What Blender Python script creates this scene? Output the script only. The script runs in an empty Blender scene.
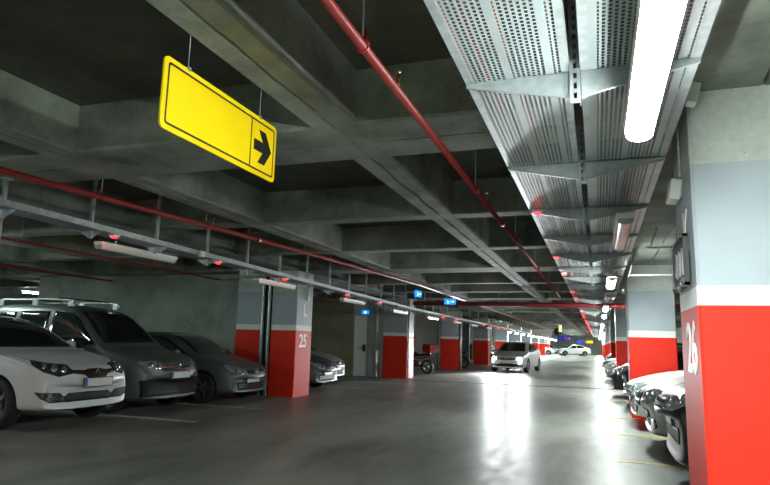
import bpy, bmesh, math, random
from mathutils import Vector, Matrix
from mathutils.bvhtree import BVHTree
random.seed(7)
SC = bpy.context.scene
COL = SC.collection

# ------------------------------------------------------------------ camera
cam_d = bpy.data.cameras.new('camera'); cam = bpy.data.objects.new('camera', cam_d); COL.objects.link(cam)
cam_d.sensor_fit = 'HORIZONTAL'; cam_d.sensor_width = 36.0; cam_d.lens = 608.245 * 36.0 / 770.0
cam_d.clip_start = 0.05; cam_d.clip_end = 400
CR = [(0.94500255, 0.32615937, 0.0242951), (-0.02956626, 0.15917006, -0.98680835), (-0.32572384, 0.93181809, 0.16005942)]
CH = 1.36
m = Matrix.Identity(4)
for i in range(3):
    m[i][0] = CR[0][i]; m[i][1] = -CR[1][i]; m[i][2] = -CR[2][i]
m[0][3], m[1][3], m[2][3] = 0, 0, CH
cam.matrix_world = m
SC.camera = cam
# ------------------------------------------------------------------ world, exposure
w = bpy.data.worlds.new('world'); SC.world = w; w.use_nodes = True
w.node_tree.nodes['Background'].inputs[0].default_value = (0.55, 0.7, 0.75, 1)
w.node_tree.nodes['Background'].inputs[1].default_value = 0.0
SC.view_settings.view_transform = 'Standard'; SC.view_settings.look = 'None'
SC.view_settings.gamma = 1.0; SC.view_settings.use_curve_mapping = False
SC.view_settings.exposure = 0.9
TUBE_POWER = 125.0        # emission strength of a lit tube under the tray
FAR_POWER = 200.0         # emission strength of the tubes of the lit zone far away
SC.cycles.use_denoising = True
SC.cycles.max_bounces = 8; SC.cycles.diffuse_bounces = 5; SC.cycles.glossy_bounces = 3
SC.cycles.sample_clamp_indirect = 6.0

# ------------------------------------------------------------------ materials
def new_mat(name):
    m = bpy.data.materials.new(name); m.use_nodes = True
    return m, m.node_tree.nodes, m.node_tree.links, m.node_tree.nodes['Principled BSDF']
def simple(name, col, rough=0.5, metal=0.0, noise=0.0, scale=8.0, bump=0.0, coat=0.0, spec=None):
    m, N, L, P = new_mat(name)
    P.inputs['Base Color'].default_value = (*col, 1); P.inputs['Roughness'].default_value = rough
    P.inputs['Metallic'].default_value = metal
    P.inputs['Coat Weight'].default_value = coat; P.inputs['Coat Roughness'].default_value = 0.06
    if spec is not None: P.inputs['Specular IOR Level'].default_value = spec
    tc = N.new('ShaderNodeTexCoord'); nz = N.new('ShaderNodeTexNoise')
    nz.inputs['Scale'].default_value = scale; nz.inputs['Detail'].default_value = 6
    L.new(tc.outputs['Object'], nz.inputs['Vector'])
    if noise > 0:
        mr = N.new('ShaderNodeMapRange'); mr.inputs['From Min'].default_value = 0.3; mr.inputs['From Max'].default_value = 0.7
        mr.inputs['To Min'].default_value = 1 - noise; mr.inputs['To Max'].default_value = 1 + noise * 0.6
        L.new(nz.outputs['Fac'], mr.inputs['Value'])
        mx = N.new('ShaderNodeVectorMath'); mx.operation = 'SCALE'; mx.inputs[0].default_value = col
        L.new(mr.outputs[0], mx.inputs['Scale']); L.new(mx.outputs[0], P.inputs['Base Color'])
    if bump > 0:
        b = N.new('ShaderNodeBump'); b.inputs['Strength'].default_value = bump; b.inputs['Distance'].default_value = 0.01
        L.new(nz.outputs['Fac'], b.inputs['Height']); L.new(b.outputs[0], P.inputs['Normal'])
    return m
def emis(name, col, strength, base=(0.8, 0.8, 0.8)):
    m, N, L, P = new_mat(name)
    P.inputs['Base Color'].default_value = (*base, 1)
    P.inputs['Emission Color'].default_value = (*col, 1); P.inputs['Emission Strength'].default_value = strength
    return m
def concrete(name, lo, hi, stain_bounce=(0.10, 0.075, 0.03), stain_bounce_amt=0.5, board=0.0, rough=0.75):
    """cast concrete: cloudy grey, pores, leak stains (on beams also painted light bounce), faint board joints"""
    m, N, L, P = new_mat(name)
    tc = N.new('ShaderNodeTexCoord')
    n1 = N.new('ShaderNodeTexNoise'); n1.inputs['Scale'].default_value = 1.3; n1.inputs['Detail'].default_value = 8; n1.inputs['Roughness'].default_value = 0.62
    n2 = N.new('ShaderNodeTexNoise'); n2.inputs['Scale'].default_value = 22; n2.inputs['Detail'].default_value = 5
    n3 = N.new('ShaderNodeTexNoise'); n3.inputs['Scale'].default_value = 0.55; n3.inputs['Detail'].default_value = 9; n3.inputs['Roughness'].default_value = 0.7; n3.inputs['Distortion'].default_value = 0.6
    vo = N.new('ShaderNodeTexVoronoi'); vo.inputs['Scale'].default_value = 9
    for n in (n1, n2, n3, vo): L.new(tc.outputs['Object'], n.inputs['Vector'])
    cr = N.new('ShaderNodeValToRGB'); cr.color_ramp.elements[0].position = 0.3; cr.color_ramp.elements[1].position = 0.72
    cr.color_ramp.elements[0].color = (*lo, 1); cr.color_ramp.elements[1].color = (*hi, 1)
    L.new(n1.outputs['Fac'], cr.inputs['Fac'])
    s = N.new('ShaderNodeMapRange'); s.inputs['From Min'].default_value = 0.56; s.inputs['From Max'].default_value = 0.68
    s.inputs['To Max'].default_value = stain_bounce_amt
    L.new(n3.outputs['Fac'], s.inputs['Value'])
    mx = N.new('ShaderNodeMix'); mx.data_type = 'RGBA'; mx.inputs['B'].default_value = (*stain_bounce, 1)
    L.new(s.outputs[0], mx.inputs['Factor']); L.new(cr.outputs[0], mx.inputs['A'])
    f = N.new('ShaderNodeMapRange'); f.inputs['To Min'].default_value = 0.82; f.inputs['To Max'].default_value = 1.15
    L.new(n2.outputs['Fac'], f.inputs['Value'])
    pr = N.new('ShaderNodeMapRange'); pr.inputs['From Min'].default_value = 0.02; pr.inputs['From Max'].default_value = 0.07; pr.inputs['To Min'].default_value = 0.45
    L.new(vo.outputs['Distance'], pr.inputs['Value'])
    mm = N.new('ShaderNodeMath'); mm.operation = 'MULTIPLY'; L.new(f.outputs[0], mm.inputs[0]); L.new(pr.outputs[0], mm.inputs[1])
    last = mm
    if board > 0:
        wv = N.new('ShaderNodeTexBrick'); wv.inputs['Scale'].default_value = 1.0
        wv.inputs['Brick Width'].default_value = 2.4; wv.inputs['Row Height'].default_value = board; wv.offset = 0
        wv.inputs['Mortar Size'].default_value = 0.008; wv.inputs['Color1'].default_value = (1, 1, 1, 1); wv.inputs['Color2'].default_value = (0.86, 0.86, 0.86, 1)
        wv.inputs['Mortar'].default_value = (0.35, 0.35, 0.35, 1)
        L.new(tc.outputs['Object'], wv.inputs['Vector'])
        m2 = N.new('ShaderNodeMath'); m2.operation = 'MULTIPLY'; L.new(mm.outputs[0], m2.inputs[0]); L.new(wv.outputs['Color'], m2.inputs[1]); last = m2
    sc = N.new('ShaderNodeVectorMath'); sc.operation = 'SCALE'
    L.new(mx.outputs['Result'], sc.inputs[0]); L.new(last.outputs[0], sc.inputs['Scale'])
    L.new(sc.outputs[0], P.inputs['Base Color'])
    P.inputs['Roughness'].default_value = rough
    b = N.new('ShaderNodeBump'); b.inputs['Strength'].default_value = 0.35; b.inputs['Distance'].default_value = 0.02
    L.new(n2.outputs['Fac'], b.inputs['Height']); L.new(b.outputs[0], P.inputs['Normal'])
    return m
def paint(name, col, rough=0.35, wear=0.25, wearcol=(0.5, 0.5, 0.48)):
    """paint on a concrete pillar, with scuffs"""
    m, N, L, P = new_mat(name)
    tc = N.new('ShaderNodeTexCoord'); mp = N.new('ShaderNodeMapping'); mp.inputs['Scale'].default_value = (1, 1, 0.35)
    L.new(tc.outputs['Object'], mp.inputs['Vector'])
    n1 = N.new('ShaderNodeTexNoise'); n1.inputs['Scale'].default_value = 14; n1.inputs['Detail'].default_value = 8; n1.inputs['Roughness'].default_value = 0.7
    n2 = N.new('ShaderNodeTexNoise'); n2.inputs['Scale'].default_value = 2.5; n2.inputs['Detail'].default_value = 3
    L.new(mp.outputs[0], n1.inputs['Vector']); L.new(tc.outputs['Object'], n2.inputs['Vector'])
    r = N.new('ShaderNodeMapRange'); r.inputs['From Min'].default_value = 0.66; r.inputs['From Max'].default_value = 0.74; r.inputs['To Max'].default_value = wear
    L.new(n1.outputs['Fac'], r.inputs['Value'])
    r2 = N.new('ShaderNodeMapRange'); r2.inputs['To Min'].default_value = 0.86; r2.inputs['To Max'].default_value = 1.12
    L.new(n2.outputs['Fac'], r2.inputs['Value'])
    sc = N.new('ShaderNodeVectorMath'); sc.operation = 'SCALE'; sc.inputs[0].default_value = col; L.new(r2.outputs[0], sc.inputs['Scale'])
    mx = N.new('ShaderNodeMix'); mx.data_type = 'RGBA'; mx.inputs['B'].default_value = (*wearcol, 1)
    L.new(r.outputs[0], mx.inputs['Factor']); L.new(sc.outputs[0], mx.inputs['A'])
    L.new(mx.outputs['Result'], P.inputs['Base Color']); P.inputs['Roughness'].default_value = rough + 0.15; P.inputs['Specular IOR Level'].default_value = 0.18
    b = N.new('ShaderNodeBump'); b.inputs['Strength'].default_value = 0.12; b.inputs['Distance'].default_value = 0.01
    L.new(n1.outputs['Fac'], b.inputs['Height']); L.new(b.outputs[0], P.inputs['Normal'])
    return m
def floor_mat():
    """power-floated, sealed concrete: cloudy, scuffed, semi-gloss"""
    m, N, L, P = new_mat('floor_sealed_concrete')
    tc = N.new('ShaderNodeTexCoord'); mp = N.new('ShaderNodeMapping'); mp.inputs['Scale'].default_value = (1.6, 0.5, 1)
    L.new(tc.outputs['Object'], mp.inputs['Vector'])
    n1 = N.new('ShaderNodeTexNoise'); n1.inputs['Scale'].default_value = 0.8; n1.inputs['Detail'].default_value = 8; n1.inputs['Roughness'].default_value = 0.6; n1.inputs['Distortion'].default_value = 0.8
    n2 = N.new('ShaderNodeTexNoise'); n2.inputs['Scale'].default_value = 5; n2.inputs['Detail'].default_value = 8; n2.inputs['Roughness'].default_value = 0.7
    L.new(mp.outputs[0], n1.inputs['Vector']); L.new(mp.outputs[0], n2.inputs['Vector'])
    cr = N.new('ShaderNodeValToRGB'); cr.color_ramp.elements[0].position = 0.32; cr.color_ramp.elements[1].position = 0.7
    cr.color_ramp.elements[0].color = (0.13, 0.138, 0.120, 1); cr.color_ramp.elements[1].color = (0.31, 0.32, 0.285, 1)
    L.new(n1.outputs['Fac'], cr.inputs['Fac'])
    r2 = N.new('ShaderNodeMapRange'); r2.inputs['From Min'].default_value = 0.3; r2.inputs['From Max'].default_value = 0.7; r2.inputs['To Min'].default_value = 0.8; r2.inputs['To Max'].default_value = 1.15
    L.new(n2.outputs['Fac'], r2.inputs['Value'])
    sc = N.new('ShaderNodeVectorMath'); sc.operation = 'SCALE'; L.new(cr.outputs[0], sc.inputs[0]); L.new(r2.outputs[0], sc.inputs['Scale'])
    L.new(sc.outputs[0], P.inputs['Base Color'])
    rr = N.new('ShaderNodeMapRange'); rr.inputs['From Min'].default_value = 0.3; rr.inputs['From Max'].default_value = 0.7; rr.inputs['To Min'].default_value = 0.30; rr.inputs['To Max'].default_value = 0.52
    L.new(n2.outputs['Fac'], rr.inputs['Value']); L.new(rr.outputs[0], P.inputs['Roughness'])
    P.inputs['Specular IOR Level'].default_value = 0.6
    b = N.new('ShaderNodeBump'); b.inputs['Strength'].default_value = 0.03; b.inputs['Distance'].default_value = 0.02
    L.new(n1.outputs['Fac'], b.inputs['Height']); L.new(b.outputs[0], P.inputs['Normal'])
    return m
def perforated(name):
    """galvanised sheet with rows of slots punched through, and two plain lanes"""
    m, N, L, P = new_mat(name)
    P.inputs['Metallic'].default_value = 0.5; P.inputs['Roughness'].default_value = 0.42
    tc = N.new('ShaderNodeTexCoord'); sp = N.new('ShaderNodeSeparateXYZ'); L.new(tc.outputs['Object'], sp.inputs[0])
    def M(op, a, b=None, c=None):
        n = N.new('ShaderNodeMath'); n.operation = op
        for i, v in enumerate((a, b, c)):
            if v is None: continue
            if isinstance(v, (int, float)): n.inputs[i].default_value = v
            else: L.new(v, n.inputs[i])
        return n.outputs[0]
    u = M('MULTIPLY', sp.outputs['X'], 40.0); v = M('MULTIPLY', sp.outputs['Y'], 33.0)
    row = M('FLOOR', u); off = M('MULTIPLY', M('MODULO', row, 2.0), 0.5)
    fu = M('ABSOLUTE', M('SUBTRACT', M('FRACT', u), 0.5)); fv = M('ABSOLUTE', M('SUBTRACT', M('FRACT', M('ADD', v, off)), 0.5))
    hole = M('MULTIPLY', M('LESS_THAN', fu, 0.27), M('LESS_THAN', fv, 0.33))
    lane = M('GREATER_THAN', M('FRACT', M('MULTIPLY', sp.outputs['X'], 5.0)), 0.18)
    hole = M('MULTIPLY', hole, lane)
    rib = M('GREATER_THAN', M('FRACT', M('MULTIPLY', sp.outputs['Y'], 0.6667)), 0.012)
    hole = M('MULTIPLY', hole, rib)
    edge = M('MULTIPLY', M('LESS_THAN', fu, 0.34), M('LESS_THAN', fv, 0.40))
    nz = N.new('ShaderNodeTexNoise'); nz.inputs['Scale'].default_value = 3; nz.inputs['Detail'].default_value = 6; L.new(tc.outputs['Object'], nz.inputs['Vector'])
    r = N.new('ShaderNodeMapRange'); r.inputs['To Min'].default_value = 0.75; r.inputs['To Max'].default_value = 1.2; L.new(nz.outputs['Fac'], r.inputs['Value'])
    sc = N.new('ShaderNodeVectorMath'); sc.operation = 'SCALE'; sc.inputs[0].default_value = (0.42, 0.47, 0.48); L.new(r.outputs[0], sc.inputs['Scale']); L.new(sc.outputs[0], P.inputs['Base Color'])
    b = N.new('ShaderNodeBump'); b.inputs['Strength'].default_value = 0.6; b.inputs['Distance'].default_value = 0.004; b.invert = True
    L.new(edge, b.inputs['Height']); L.new(b.outputs[0], P.inputs['Normal'])
    t = N.new('ShaderNodeBsdfTransparent'); mix = N.new('ShaderNodeMixShader')
    out = N['Material Output']
    L.new(hole, mix.inputs[0]); L.new(P.outputs[0], mix.inputs[1]); L.new(t.outputs[0], mix.inputs[2]); L.new(mix.outputs[0], out.inputs['Surface'])
    return m

M_FLOOR = floor_mat()
M_BEAM = concrete('beam_concrete', (0.075, 0.083, 0.068), (0.31, 0.345, 0.29), stain_bounce=(0.24, 0.19, 0.07), stain_bounce_amt=0.6, rough=0.7)  # leak stains tinted yellow to paint in bounced light from the yellow sign
M_SLAB = concrete('slab_concrete', (0.028, 0.028, 0.022), (0.085, 0.085, 0.062), stain_bounce_amt=0.6)
M_WALLC = concrete('wall_concrete', (0.22, 0.25, 0.22), (0.40, 0.43, 0.38), stain_bounce=(0.16, 0.15, 0.08), stain_bounce_amt=0.5, rough=0.6)
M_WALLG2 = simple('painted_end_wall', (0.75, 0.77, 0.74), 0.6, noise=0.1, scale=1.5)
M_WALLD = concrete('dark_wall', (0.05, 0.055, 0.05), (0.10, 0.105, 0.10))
M_PILC = concrete('pillar_concrete', (0.42, 0.46, 0.42), (0.66, 0.69, 0.65), stain_bounce=(0.30, 0.30, 0.22), stain_bounce_amt=0.5)
M_RED = paint('red_paint', (0.78, 0.035, 0.018), rough=0.42, wear=0.14, wearcol=(0.9, 0.35, 0.25))
M_GREY = paint('grey_paint', (0.40, 0.45, 0.49), rough=0.4, wear=0.15)
M_WHITE = paint('white_band_paint', (0.85, 0.87, 0.85), rough=0.4, wear=0.2)
M_LET = simple('stencil_white', (0.86, 0.86, 0.85), 0.5, noise=0.06, scale=30)
M_GALV = simple('galvanised_steel', (0.44, 0.49, 0.50), 0.4, 0.6, noise=0.2, scale=14)
M_PERF = perforated('perforated_tray_sheet')
M_PIPE = simple('red_pipe_paint', (0.30, 0.018, 0.014), 0.35, 0.0, noise=0.15, scale=10)
M_PIPER = simple('deep_red_pipe_paint', (0.17, 0.011, 0.010), 0.42, 0.0, noise=0.15, scale=10)
M_PIPED = simple('dark_red_pipe_paint', (0.16, 0.008, 0.012), 0.45, 0.0, noise=0.15, scale=10)
M_BRASS = simple('brass', (0.55, 0.30, 0.10), 0.35, 0.9, noise=0.1)
M_STEELD = simple('dark_steel', (0.08, 0.08, 0.08), 0.5, 0.6, noise=0.1)
M_YEL = simple('yellow_sign', (1.0, 0.70, 0.0), 0.45, noise=0.03, scale=4)
M_BLK = simple('sign_black', (0.012, 0.012, 0.012), 0.5, noise=0.1)
M_PLW = simple('white_plastic', (0.80, 0.82, 0.80), 0.4, noise=0.05)
M_PLG = simple('grey_plastic', (0.45, 0.47, 0.47), 0.45, noise=0.05)
M_TUBE_ON = emis('lit_tube', (0.90, 1.0, 0.95), TUBE_POWER)
M_TUBE_FAR = emis('lit_tube_far', (0.88, 1.0, 0.97), FAR_POWER)
M_FILL_DIM = emis('fill_tube_dim', (0.85, 1.0, 0.95), 6.0)  # weak glow of the fill tubes added beside the viewpoint
M_FILL_LANE = emis('fill_tube_lane', (0.80, 1.0, 0.94), 85.0)  # glow of the fill tubes added over the left lane
M_TUBE_OFF = simple('unlit_diffuser', (0.80, 0.78, 0.68), 0.2, noise=0.03)
M_LED = emis('red_led', (1.0, 0.003, 0.006), 24.0, base=(0.5, 0.0, 0.0))
M_EXIT = emis('exit_sign_glow', (0.01, 0.22, 0.8), 0.9, base=(0.05, 0.2, 0.6))
M_EXITW = emis('exit_sign_white', (0.4, 0.8, 1.0), 1.2)
M_BLUE = simple('blue_sign', (0.02, 0.07, 0.50), 0.35, noise=0.03)
M_MAG = simple('magenta_sign', (0.75, 0.05, 0.45), 0.35)
M_GSIGN = simple('grey_sign_back', (0.85, 0.80, 0.80), 0.5, noise=0.05)
M_YLINE = simple('yellow_line_paint', (0.62, 0.48, 0.05), 0.5, noise=0.35, scale=12)
M_WLINE = simple('white_line_paint', (0.55, 0.58, 0.55), 0.5, noise=0.3, scale=12)
M_DOOR = simple('door_paint', (0.88, 0.90, 0.88), 0.4, noise=0.06)
M_CABLES = [simple('cable_' + n, c, 0.5) for n, c in (('black', (0.02, 0.02, 0.02)), ('orange', (0.35, 0.09, 0.02)), ('red', (0.25, 0.015, 0.015)), ('grey', (0.35, 0.35, 0.35)))]
# cars
def car_paint(n, c, metal=0.3, rough=0.28): return simple(n, c, rough + 0.12, metal * 0.6, noise=0.02, coat=0.22, spec=0.4)
M_GLASS = simple('tinted_glass', (0.012, 0.018, 0.018), 0.04, 0.0, spec=0.9, coat=0.6)
M_TYRE = simple('tyre_rubber', (0.018, 0.018, 0.018), 0.75, noise=0.1)
M_RIM = simple('alloy_rim', (0.24, 0.25, 0.26), 0.35, 0.7)
M_TRIM = simple('black_trim', (0.012, 0.012, 0.013), 0.55, spec=0.25)
M_CHROME = simple('chrome', (0.8, 0.82, 0.84), 0.12, 1.0)
M_LENS = simple('lamp_lens', (0.34, 0.38, 0.40), 0.10, 0.35, noise=0.35, scale=9, coat=1.0)
M_REFL = simple('lamp_reflector', (0.9, 0.93, 0.95), 0.08, 0.9, coat=1.0)
M_LENSD = simple('lamp_lens_dark', (0.05, 0.055, 0.06), 0.08, 0.3, noise=0.4, scale=30, coat=1.0)
M_REDL = simple('tail_lens', (0.45, 0.01, 0.01), 0.12, noise=0.1, coat=1.0)
M_AMBER = simple('amber_lens', (0.7, 0.2, 0.02), 0.15, coat=1.0)
M_PLATE = simple('plate_white', (0.62, 0.64, 0.62), 0.35, noise=0.04)
M_PBLUE = simple('plate_blue', (0.02, 0.06, 0.55), 0.35)
M_SEAM = simple('panel_seam', (0.01, 0.01, 0.01), 0.7)
M_HEAD = emis('headlamp_on', (0.93, 0.98, 1.0), 500.0)
M_HEADF = emis('headlamp_far', (0.93, 0.98, 1.0), 90.0)

# ------------------------------------------------------------------ mesh helpers
class MB:
    def __init__(s): s.v = []; s.f = []; s.m = []; s.sm = []
    def add(s, vs, fs, mi=0, smooth=False):
        o = len(s.v); s.v += [tuple(p) for p in vs]
        for f in fs: s.f.append(tuple(i + o for i in f)); s.m.append(mi); s.sm.append(smooth)
        return s
    def box(s, c, d, mi=0, rot=None):
        x, y, z = d[0] / 2, d[1] / 2, d[2] / 2
        vs = [Vector((a * x, b * y, e * z)) for e in (-1, 1) for b in (-1, 1) for a in (-1, 1)]
        if rot is not None: vs = [rot @ v for v in vs]
        c = Vector(c)
        return s.add([v + c for v in vs], [(0, 2, 3, 1), (4, 5, 7, 6), (0, 1, 5, 4), (2, 6, 7, 3), (0, 4, 6, 2), (1, 3, 7, 5)], mi)
    def bb(s, x0, x1, y0, y1, z0, z1, mi=0):
        return s.box(((x0 + x1) / 2, (y0 + y1) / 2, (z0 + z1) / 2), (x1 - x0, y1 - y0, z1 - z0), mi)
    def tube(s, pts, r, n=12, mi=0, cap=True):
        pts = [Vector(p) for p in pts]; rs = r if isinstance(r, (list, tuple)) else [r] * len(pts)
        rings = []
        for i, p in enumerate(pts):
            t = (pts[min(i + 1, len(pts) - 1)] - pts[max(i - 1, 0)]).normalized()
            a = t.orthogonal().normalized() if i == 0 else (pa - t * pa.dot(t)).normalized()
            pa = a; b = t.cross(a)
            rings.append([p + (a * math.cos(2 * math.pi * k / n) + b * math.sin(2 * math.pi * k / n)) * rs[i] for k in range(n)])
        vs = [v for r_ in rings for v in r_]; fs = []
        for i in range(len(pts) - 1):
            for k in range(n): fs.append((i * n + k, i * n + (k + 1) % n, (i + 1) * n + (k + 1) % n, (i + 1) * n + k))
        s.add(vs, fs, mi, True)
        if cap:
            o = len(s.v) - len(vs)
            s.f.append(tuple(o + k for k in reversed(range(n)))); s.m.append(mi); s.sm.append(False)
            s.f.append(tuple(o + (len(pts) - 1) * n + k for k in range(n))); s.m.append(mi); s.sm.append(False)
        return s
    def lathe(s, prof, n=24, axis='Z', c=(0, 0, 0), mi=0, smooth=True, closed=False):
        vs = []; c = Vector(c)
        for r, h in prof:
            for k in range(n):
                a = 2 * math.pi * k / n; p = (r * math.cos(a), r * math.sin(a), h)
                if axis == 'Y': p = (p[0], p[2], p[1])
                if axis == 'X': p = (p[2], p[0], p[1])
                vs.append(Vector(p) + c)
        fs = []; N_ = len(prof)
        for i in range(N_ if closed else N_ - 1):
            j = (i + 1) % N_
            for k in range(n): fs.append((i * n + k, i * n + (k + 1) % n, j * n + (k + 1) % n, j * n + k))
        return s.add(vs, fs, mi, smooth)
    def prism(s, poly, axis, a, b, mi=0, smooth=False):
        """poly: 2D points; extruded along axis between a and b"""
        def P(p, h):
            if axis == 'Y': return (p[0], h, p[1])
            if axis == 'X': return (h, p[0], p[1])
            return (p[0], p[1], h)
        n = len(poly); vs = [P(p, a) for p in poly] + [P(p, b) for p in poly]
        fs = [tuple(range(n)), tuple(reversed(range(n, 2 * n)))] + [(i, (i + 1) % n + 0, n + (i + 1) % n, n + i) for i in range(n)]
        return s.add(vs, fs, mi, smooth)
    def build(s, name, mats, parent=None, bevel=0.0, loc=None):
        me = bpy.data.meshes.new(name); me.from_pydata(s.v, [], s.f)
        for mt in (mats if isinstance(mats, (list, tuple)) else [mats]): me.materials.append(mt)
        for p, mi, sm in zip(me.polygons, s.m, s.sm): p.material_index = mi; p.use_smooth = sm
        bm = bmesh.new(); bm.from_mesh(me); bmesh.ops.recalc_face_normals(bm, faces=bm.faces); bm.to_mesh(me); bm.free()
        o = bpy.data.objects.new(name, me); COL.objects.link(o)
        if parent is not None: o.parent = parent
        if loc is not None: o.location = loc
        if bevel > 0:
            b = o.modifiers.new('bevel', 'BEVEL'); b.width = bevel; b.segments = 2; b.limit_method = 'ANGLE'; b.angle_limit = math.radians(40)
        return o
def tag(o, label, cat, group=None, kind=None):
    if label: o['label'] = label
    if cat: o['category'] = cat
    if group: o['group'] = group
    if kind: o['kind'] = kind
    return o
def thing(name, label, cat, loc=(0, 0, 0), rz=0.0, group=None, kind=None):
    o = bpy.data.objects.new(name, None); o.empty_display_size = 0.1; COL.objects.link(o)
    o.location = loc; o.rotation_euler = (0, 0, rz)
    return tag(o, label, cat, group, kind)
def copy_tree(o, parent=None, loc=None, rz=None, label=None, group=None):
    c = o.copy(); COL.objects.link(c); c.parent = parent
    if loc is not None: c.location = loc
    if rz is not None: c.rotation_euler = (0, 0, rz)
    if label: c['label'] = label
    if group: c['group'] = group
    for ch in list(o.children): copy_tree(ch, c)
    return c
DG = bpy.context.evaluated_depsgraph_get
def text_mesh(name, s, size, mat, parent, xs=0.7, bold=0.012, depth=0.004):
    cu = bpy.data.curves.new(name, 'FONT'); cu.body = s; cu.size = size; cu.extrude = depth; cu.offset = bold * size
    cu.align_x = 'CENTER'; cu.align_y = 'BOTTOM_BASELINE'
    t = bpy.data.objects.new('tmp', cu); COL.objects.link(t); dg = DG(); dg.update()
    me = bpy.data.meshes.new_from_object(t.evaluated_get(dg)); bpy.data.objects.remove(t)
    me.transform(Matrix.Diagonal((xs, 1, 1, 1))); me.materials.clear(); me.materials.append(mat)
    o = bpy.data.objects.new(name, me); COL.objects.link(o)
    if parent is not None: o.parent = parent
    return o
ORD = ['first', 'second', 'third', 'fourth', 'fifth', 'sixth', 'seventh', 'eighth', 'ninth', 'tenth', 'eleventh', 'twelfth', 'thirteenth', 'fourteenth', 'fifteenth', 'sixteenth', 'seventeenth', 'eighteenth', 'nineteenth', 'twentieth'] + ['%dth' % i for i in range(21, 80)]
ORD = [o if not (o[0].isdigit() and o[-3] != '1' and o[-3] in '123') else o[:-2] + {'1': 'st', '2': 'nd', '3': 'rd'}[o[-3]] for o in ORD]

# ------------------------------------------------------------------ layout
Y0, PITCH, PD = 4.15, 9.1, 0.87            # pillar rows along the aisle
NB = 11                                     # bays
SLAB, BEAM = 3.45, 3.0
YEND = Y0 + NB * PITCH
ROWS = [Y0 + PITCH * i for i in range(-1, NB + 1)]
def hang_top(x, y):
    for r in ROWS:
        for a, b in ((0, PD), (3.41, 3.71), (6.25, 6.55)):
            if r + a - 0.02 < y < r + b + 0.02: return BEAM
    for a, b in LONGS:
        if a - 0.02 < x < b + 0.02: return BEAM
    return SLAB
LONGS = [(-2.09, -1.72), (-4.86, -4.49), (-7.68, -6.82), (-10.6, -10.2), (-13.6, -13.2), (-17.5, -16.6), (0.59, 1.46), (4.2, 4.6)]
XL, XR = -24.0, 6.4
YB = -9.0

# ------------------------------------------------------------------ structure
def struct(o, label):
    return tag(o, label, None, None, 'structure')
mb = MB().bb(XL, XR, YB, YEND + 6, -0.2, 0.0); struct(mb.build('floor', M_FLOOR), 'smooth grey sealed concrete garage floor')
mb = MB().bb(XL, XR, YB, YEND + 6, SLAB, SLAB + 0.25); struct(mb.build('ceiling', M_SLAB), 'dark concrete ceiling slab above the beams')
struct(MB().bb(XR, XR + 0.2, YB, YEND + 6, 0, SLAB).build('wall_right', M_WALLC), 'concrete wall behind the right parking bays')
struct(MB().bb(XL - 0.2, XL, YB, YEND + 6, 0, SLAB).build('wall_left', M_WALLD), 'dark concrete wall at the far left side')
struct(MB().bb(XL, XR, YEND + 6, YEND + 6.2, 0, SLAB).build('wall_end', M_WALLG2), 'concrete wall at the far end of the aisle')
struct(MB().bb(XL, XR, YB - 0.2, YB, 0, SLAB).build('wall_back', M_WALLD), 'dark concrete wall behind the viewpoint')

def grooved(x0, x1, z0, z1, y0, y1, seg, groove=0.016, along='Y', rough=0.008):
    """a cast beam whose underside carries a ragged joint along its middle"""
    mb = MB(); c = (x0 + x1) / 2; n = max(1, int((y1 - y0) / seg)); ch = 0.02
    prof = [(x0, z1), (x0, z0 + ch), (x0 + ch, z0), (c - groove, z0), (c - groove * 0.4, z0 + 0.035), (c + groove * 0.4, z0 + 0.035), (c + groove, z0), (x1 - ch, z0), (x1, z0 + ch), (x1, z1)]
    vs = []; k = len(prof)
    for i in range(n + 1):
        t = y0 + (y1 - y0) * i / n; wob = random.uniform(-rough, rough)
        for j, (px, pz) in enumerate(prof):
            if j in (3, 6): px += wob + random.uniform(-rough, rough)
            elif j in (4, 5): px += wob
            vs.append((px, t, pz) if along == 'Y' else (t, px, pz))
    fs = [(i * k + j, i * k + j + 1, (i + 1) * k + j + 1, (i + 1) * k + j) for i in range(n) for j in range(k - 1)]
    fs += [(i * k + k - 1, i * k, (i + 1) * k, (i + 1) * k + k - 1) for i in range(n)]
    mb.add(vs, fs); mb.add([vs[j] for j in range(k)], [tuple(range(k))]); mb.add([vs[n * k + j] for j in range(k)], [tuple(range(k))])
    return mb
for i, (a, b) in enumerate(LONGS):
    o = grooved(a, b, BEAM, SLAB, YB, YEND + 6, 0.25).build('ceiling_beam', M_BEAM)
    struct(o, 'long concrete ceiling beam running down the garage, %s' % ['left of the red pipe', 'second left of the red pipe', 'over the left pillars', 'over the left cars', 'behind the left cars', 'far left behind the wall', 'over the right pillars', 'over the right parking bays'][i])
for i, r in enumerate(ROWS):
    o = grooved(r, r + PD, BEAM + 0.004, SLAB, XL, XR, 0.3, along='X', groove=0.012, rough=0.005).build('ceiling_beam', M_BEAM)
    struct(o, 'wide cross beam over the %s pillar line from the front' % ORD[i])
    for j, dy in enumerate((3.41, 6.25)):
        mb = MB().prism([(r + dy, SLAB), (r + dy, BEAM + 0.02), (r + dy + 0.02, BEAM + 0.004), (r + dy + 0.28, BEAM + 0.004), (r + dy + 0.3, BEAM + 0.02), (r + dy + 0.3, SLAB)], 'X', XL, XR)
        struct(mb.build('ceiling_beam', M_BEAM), '%s narrow cross beam behind the %s pillar line' % (('nearer', 'farther')[j], ORD[i]))

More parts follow.
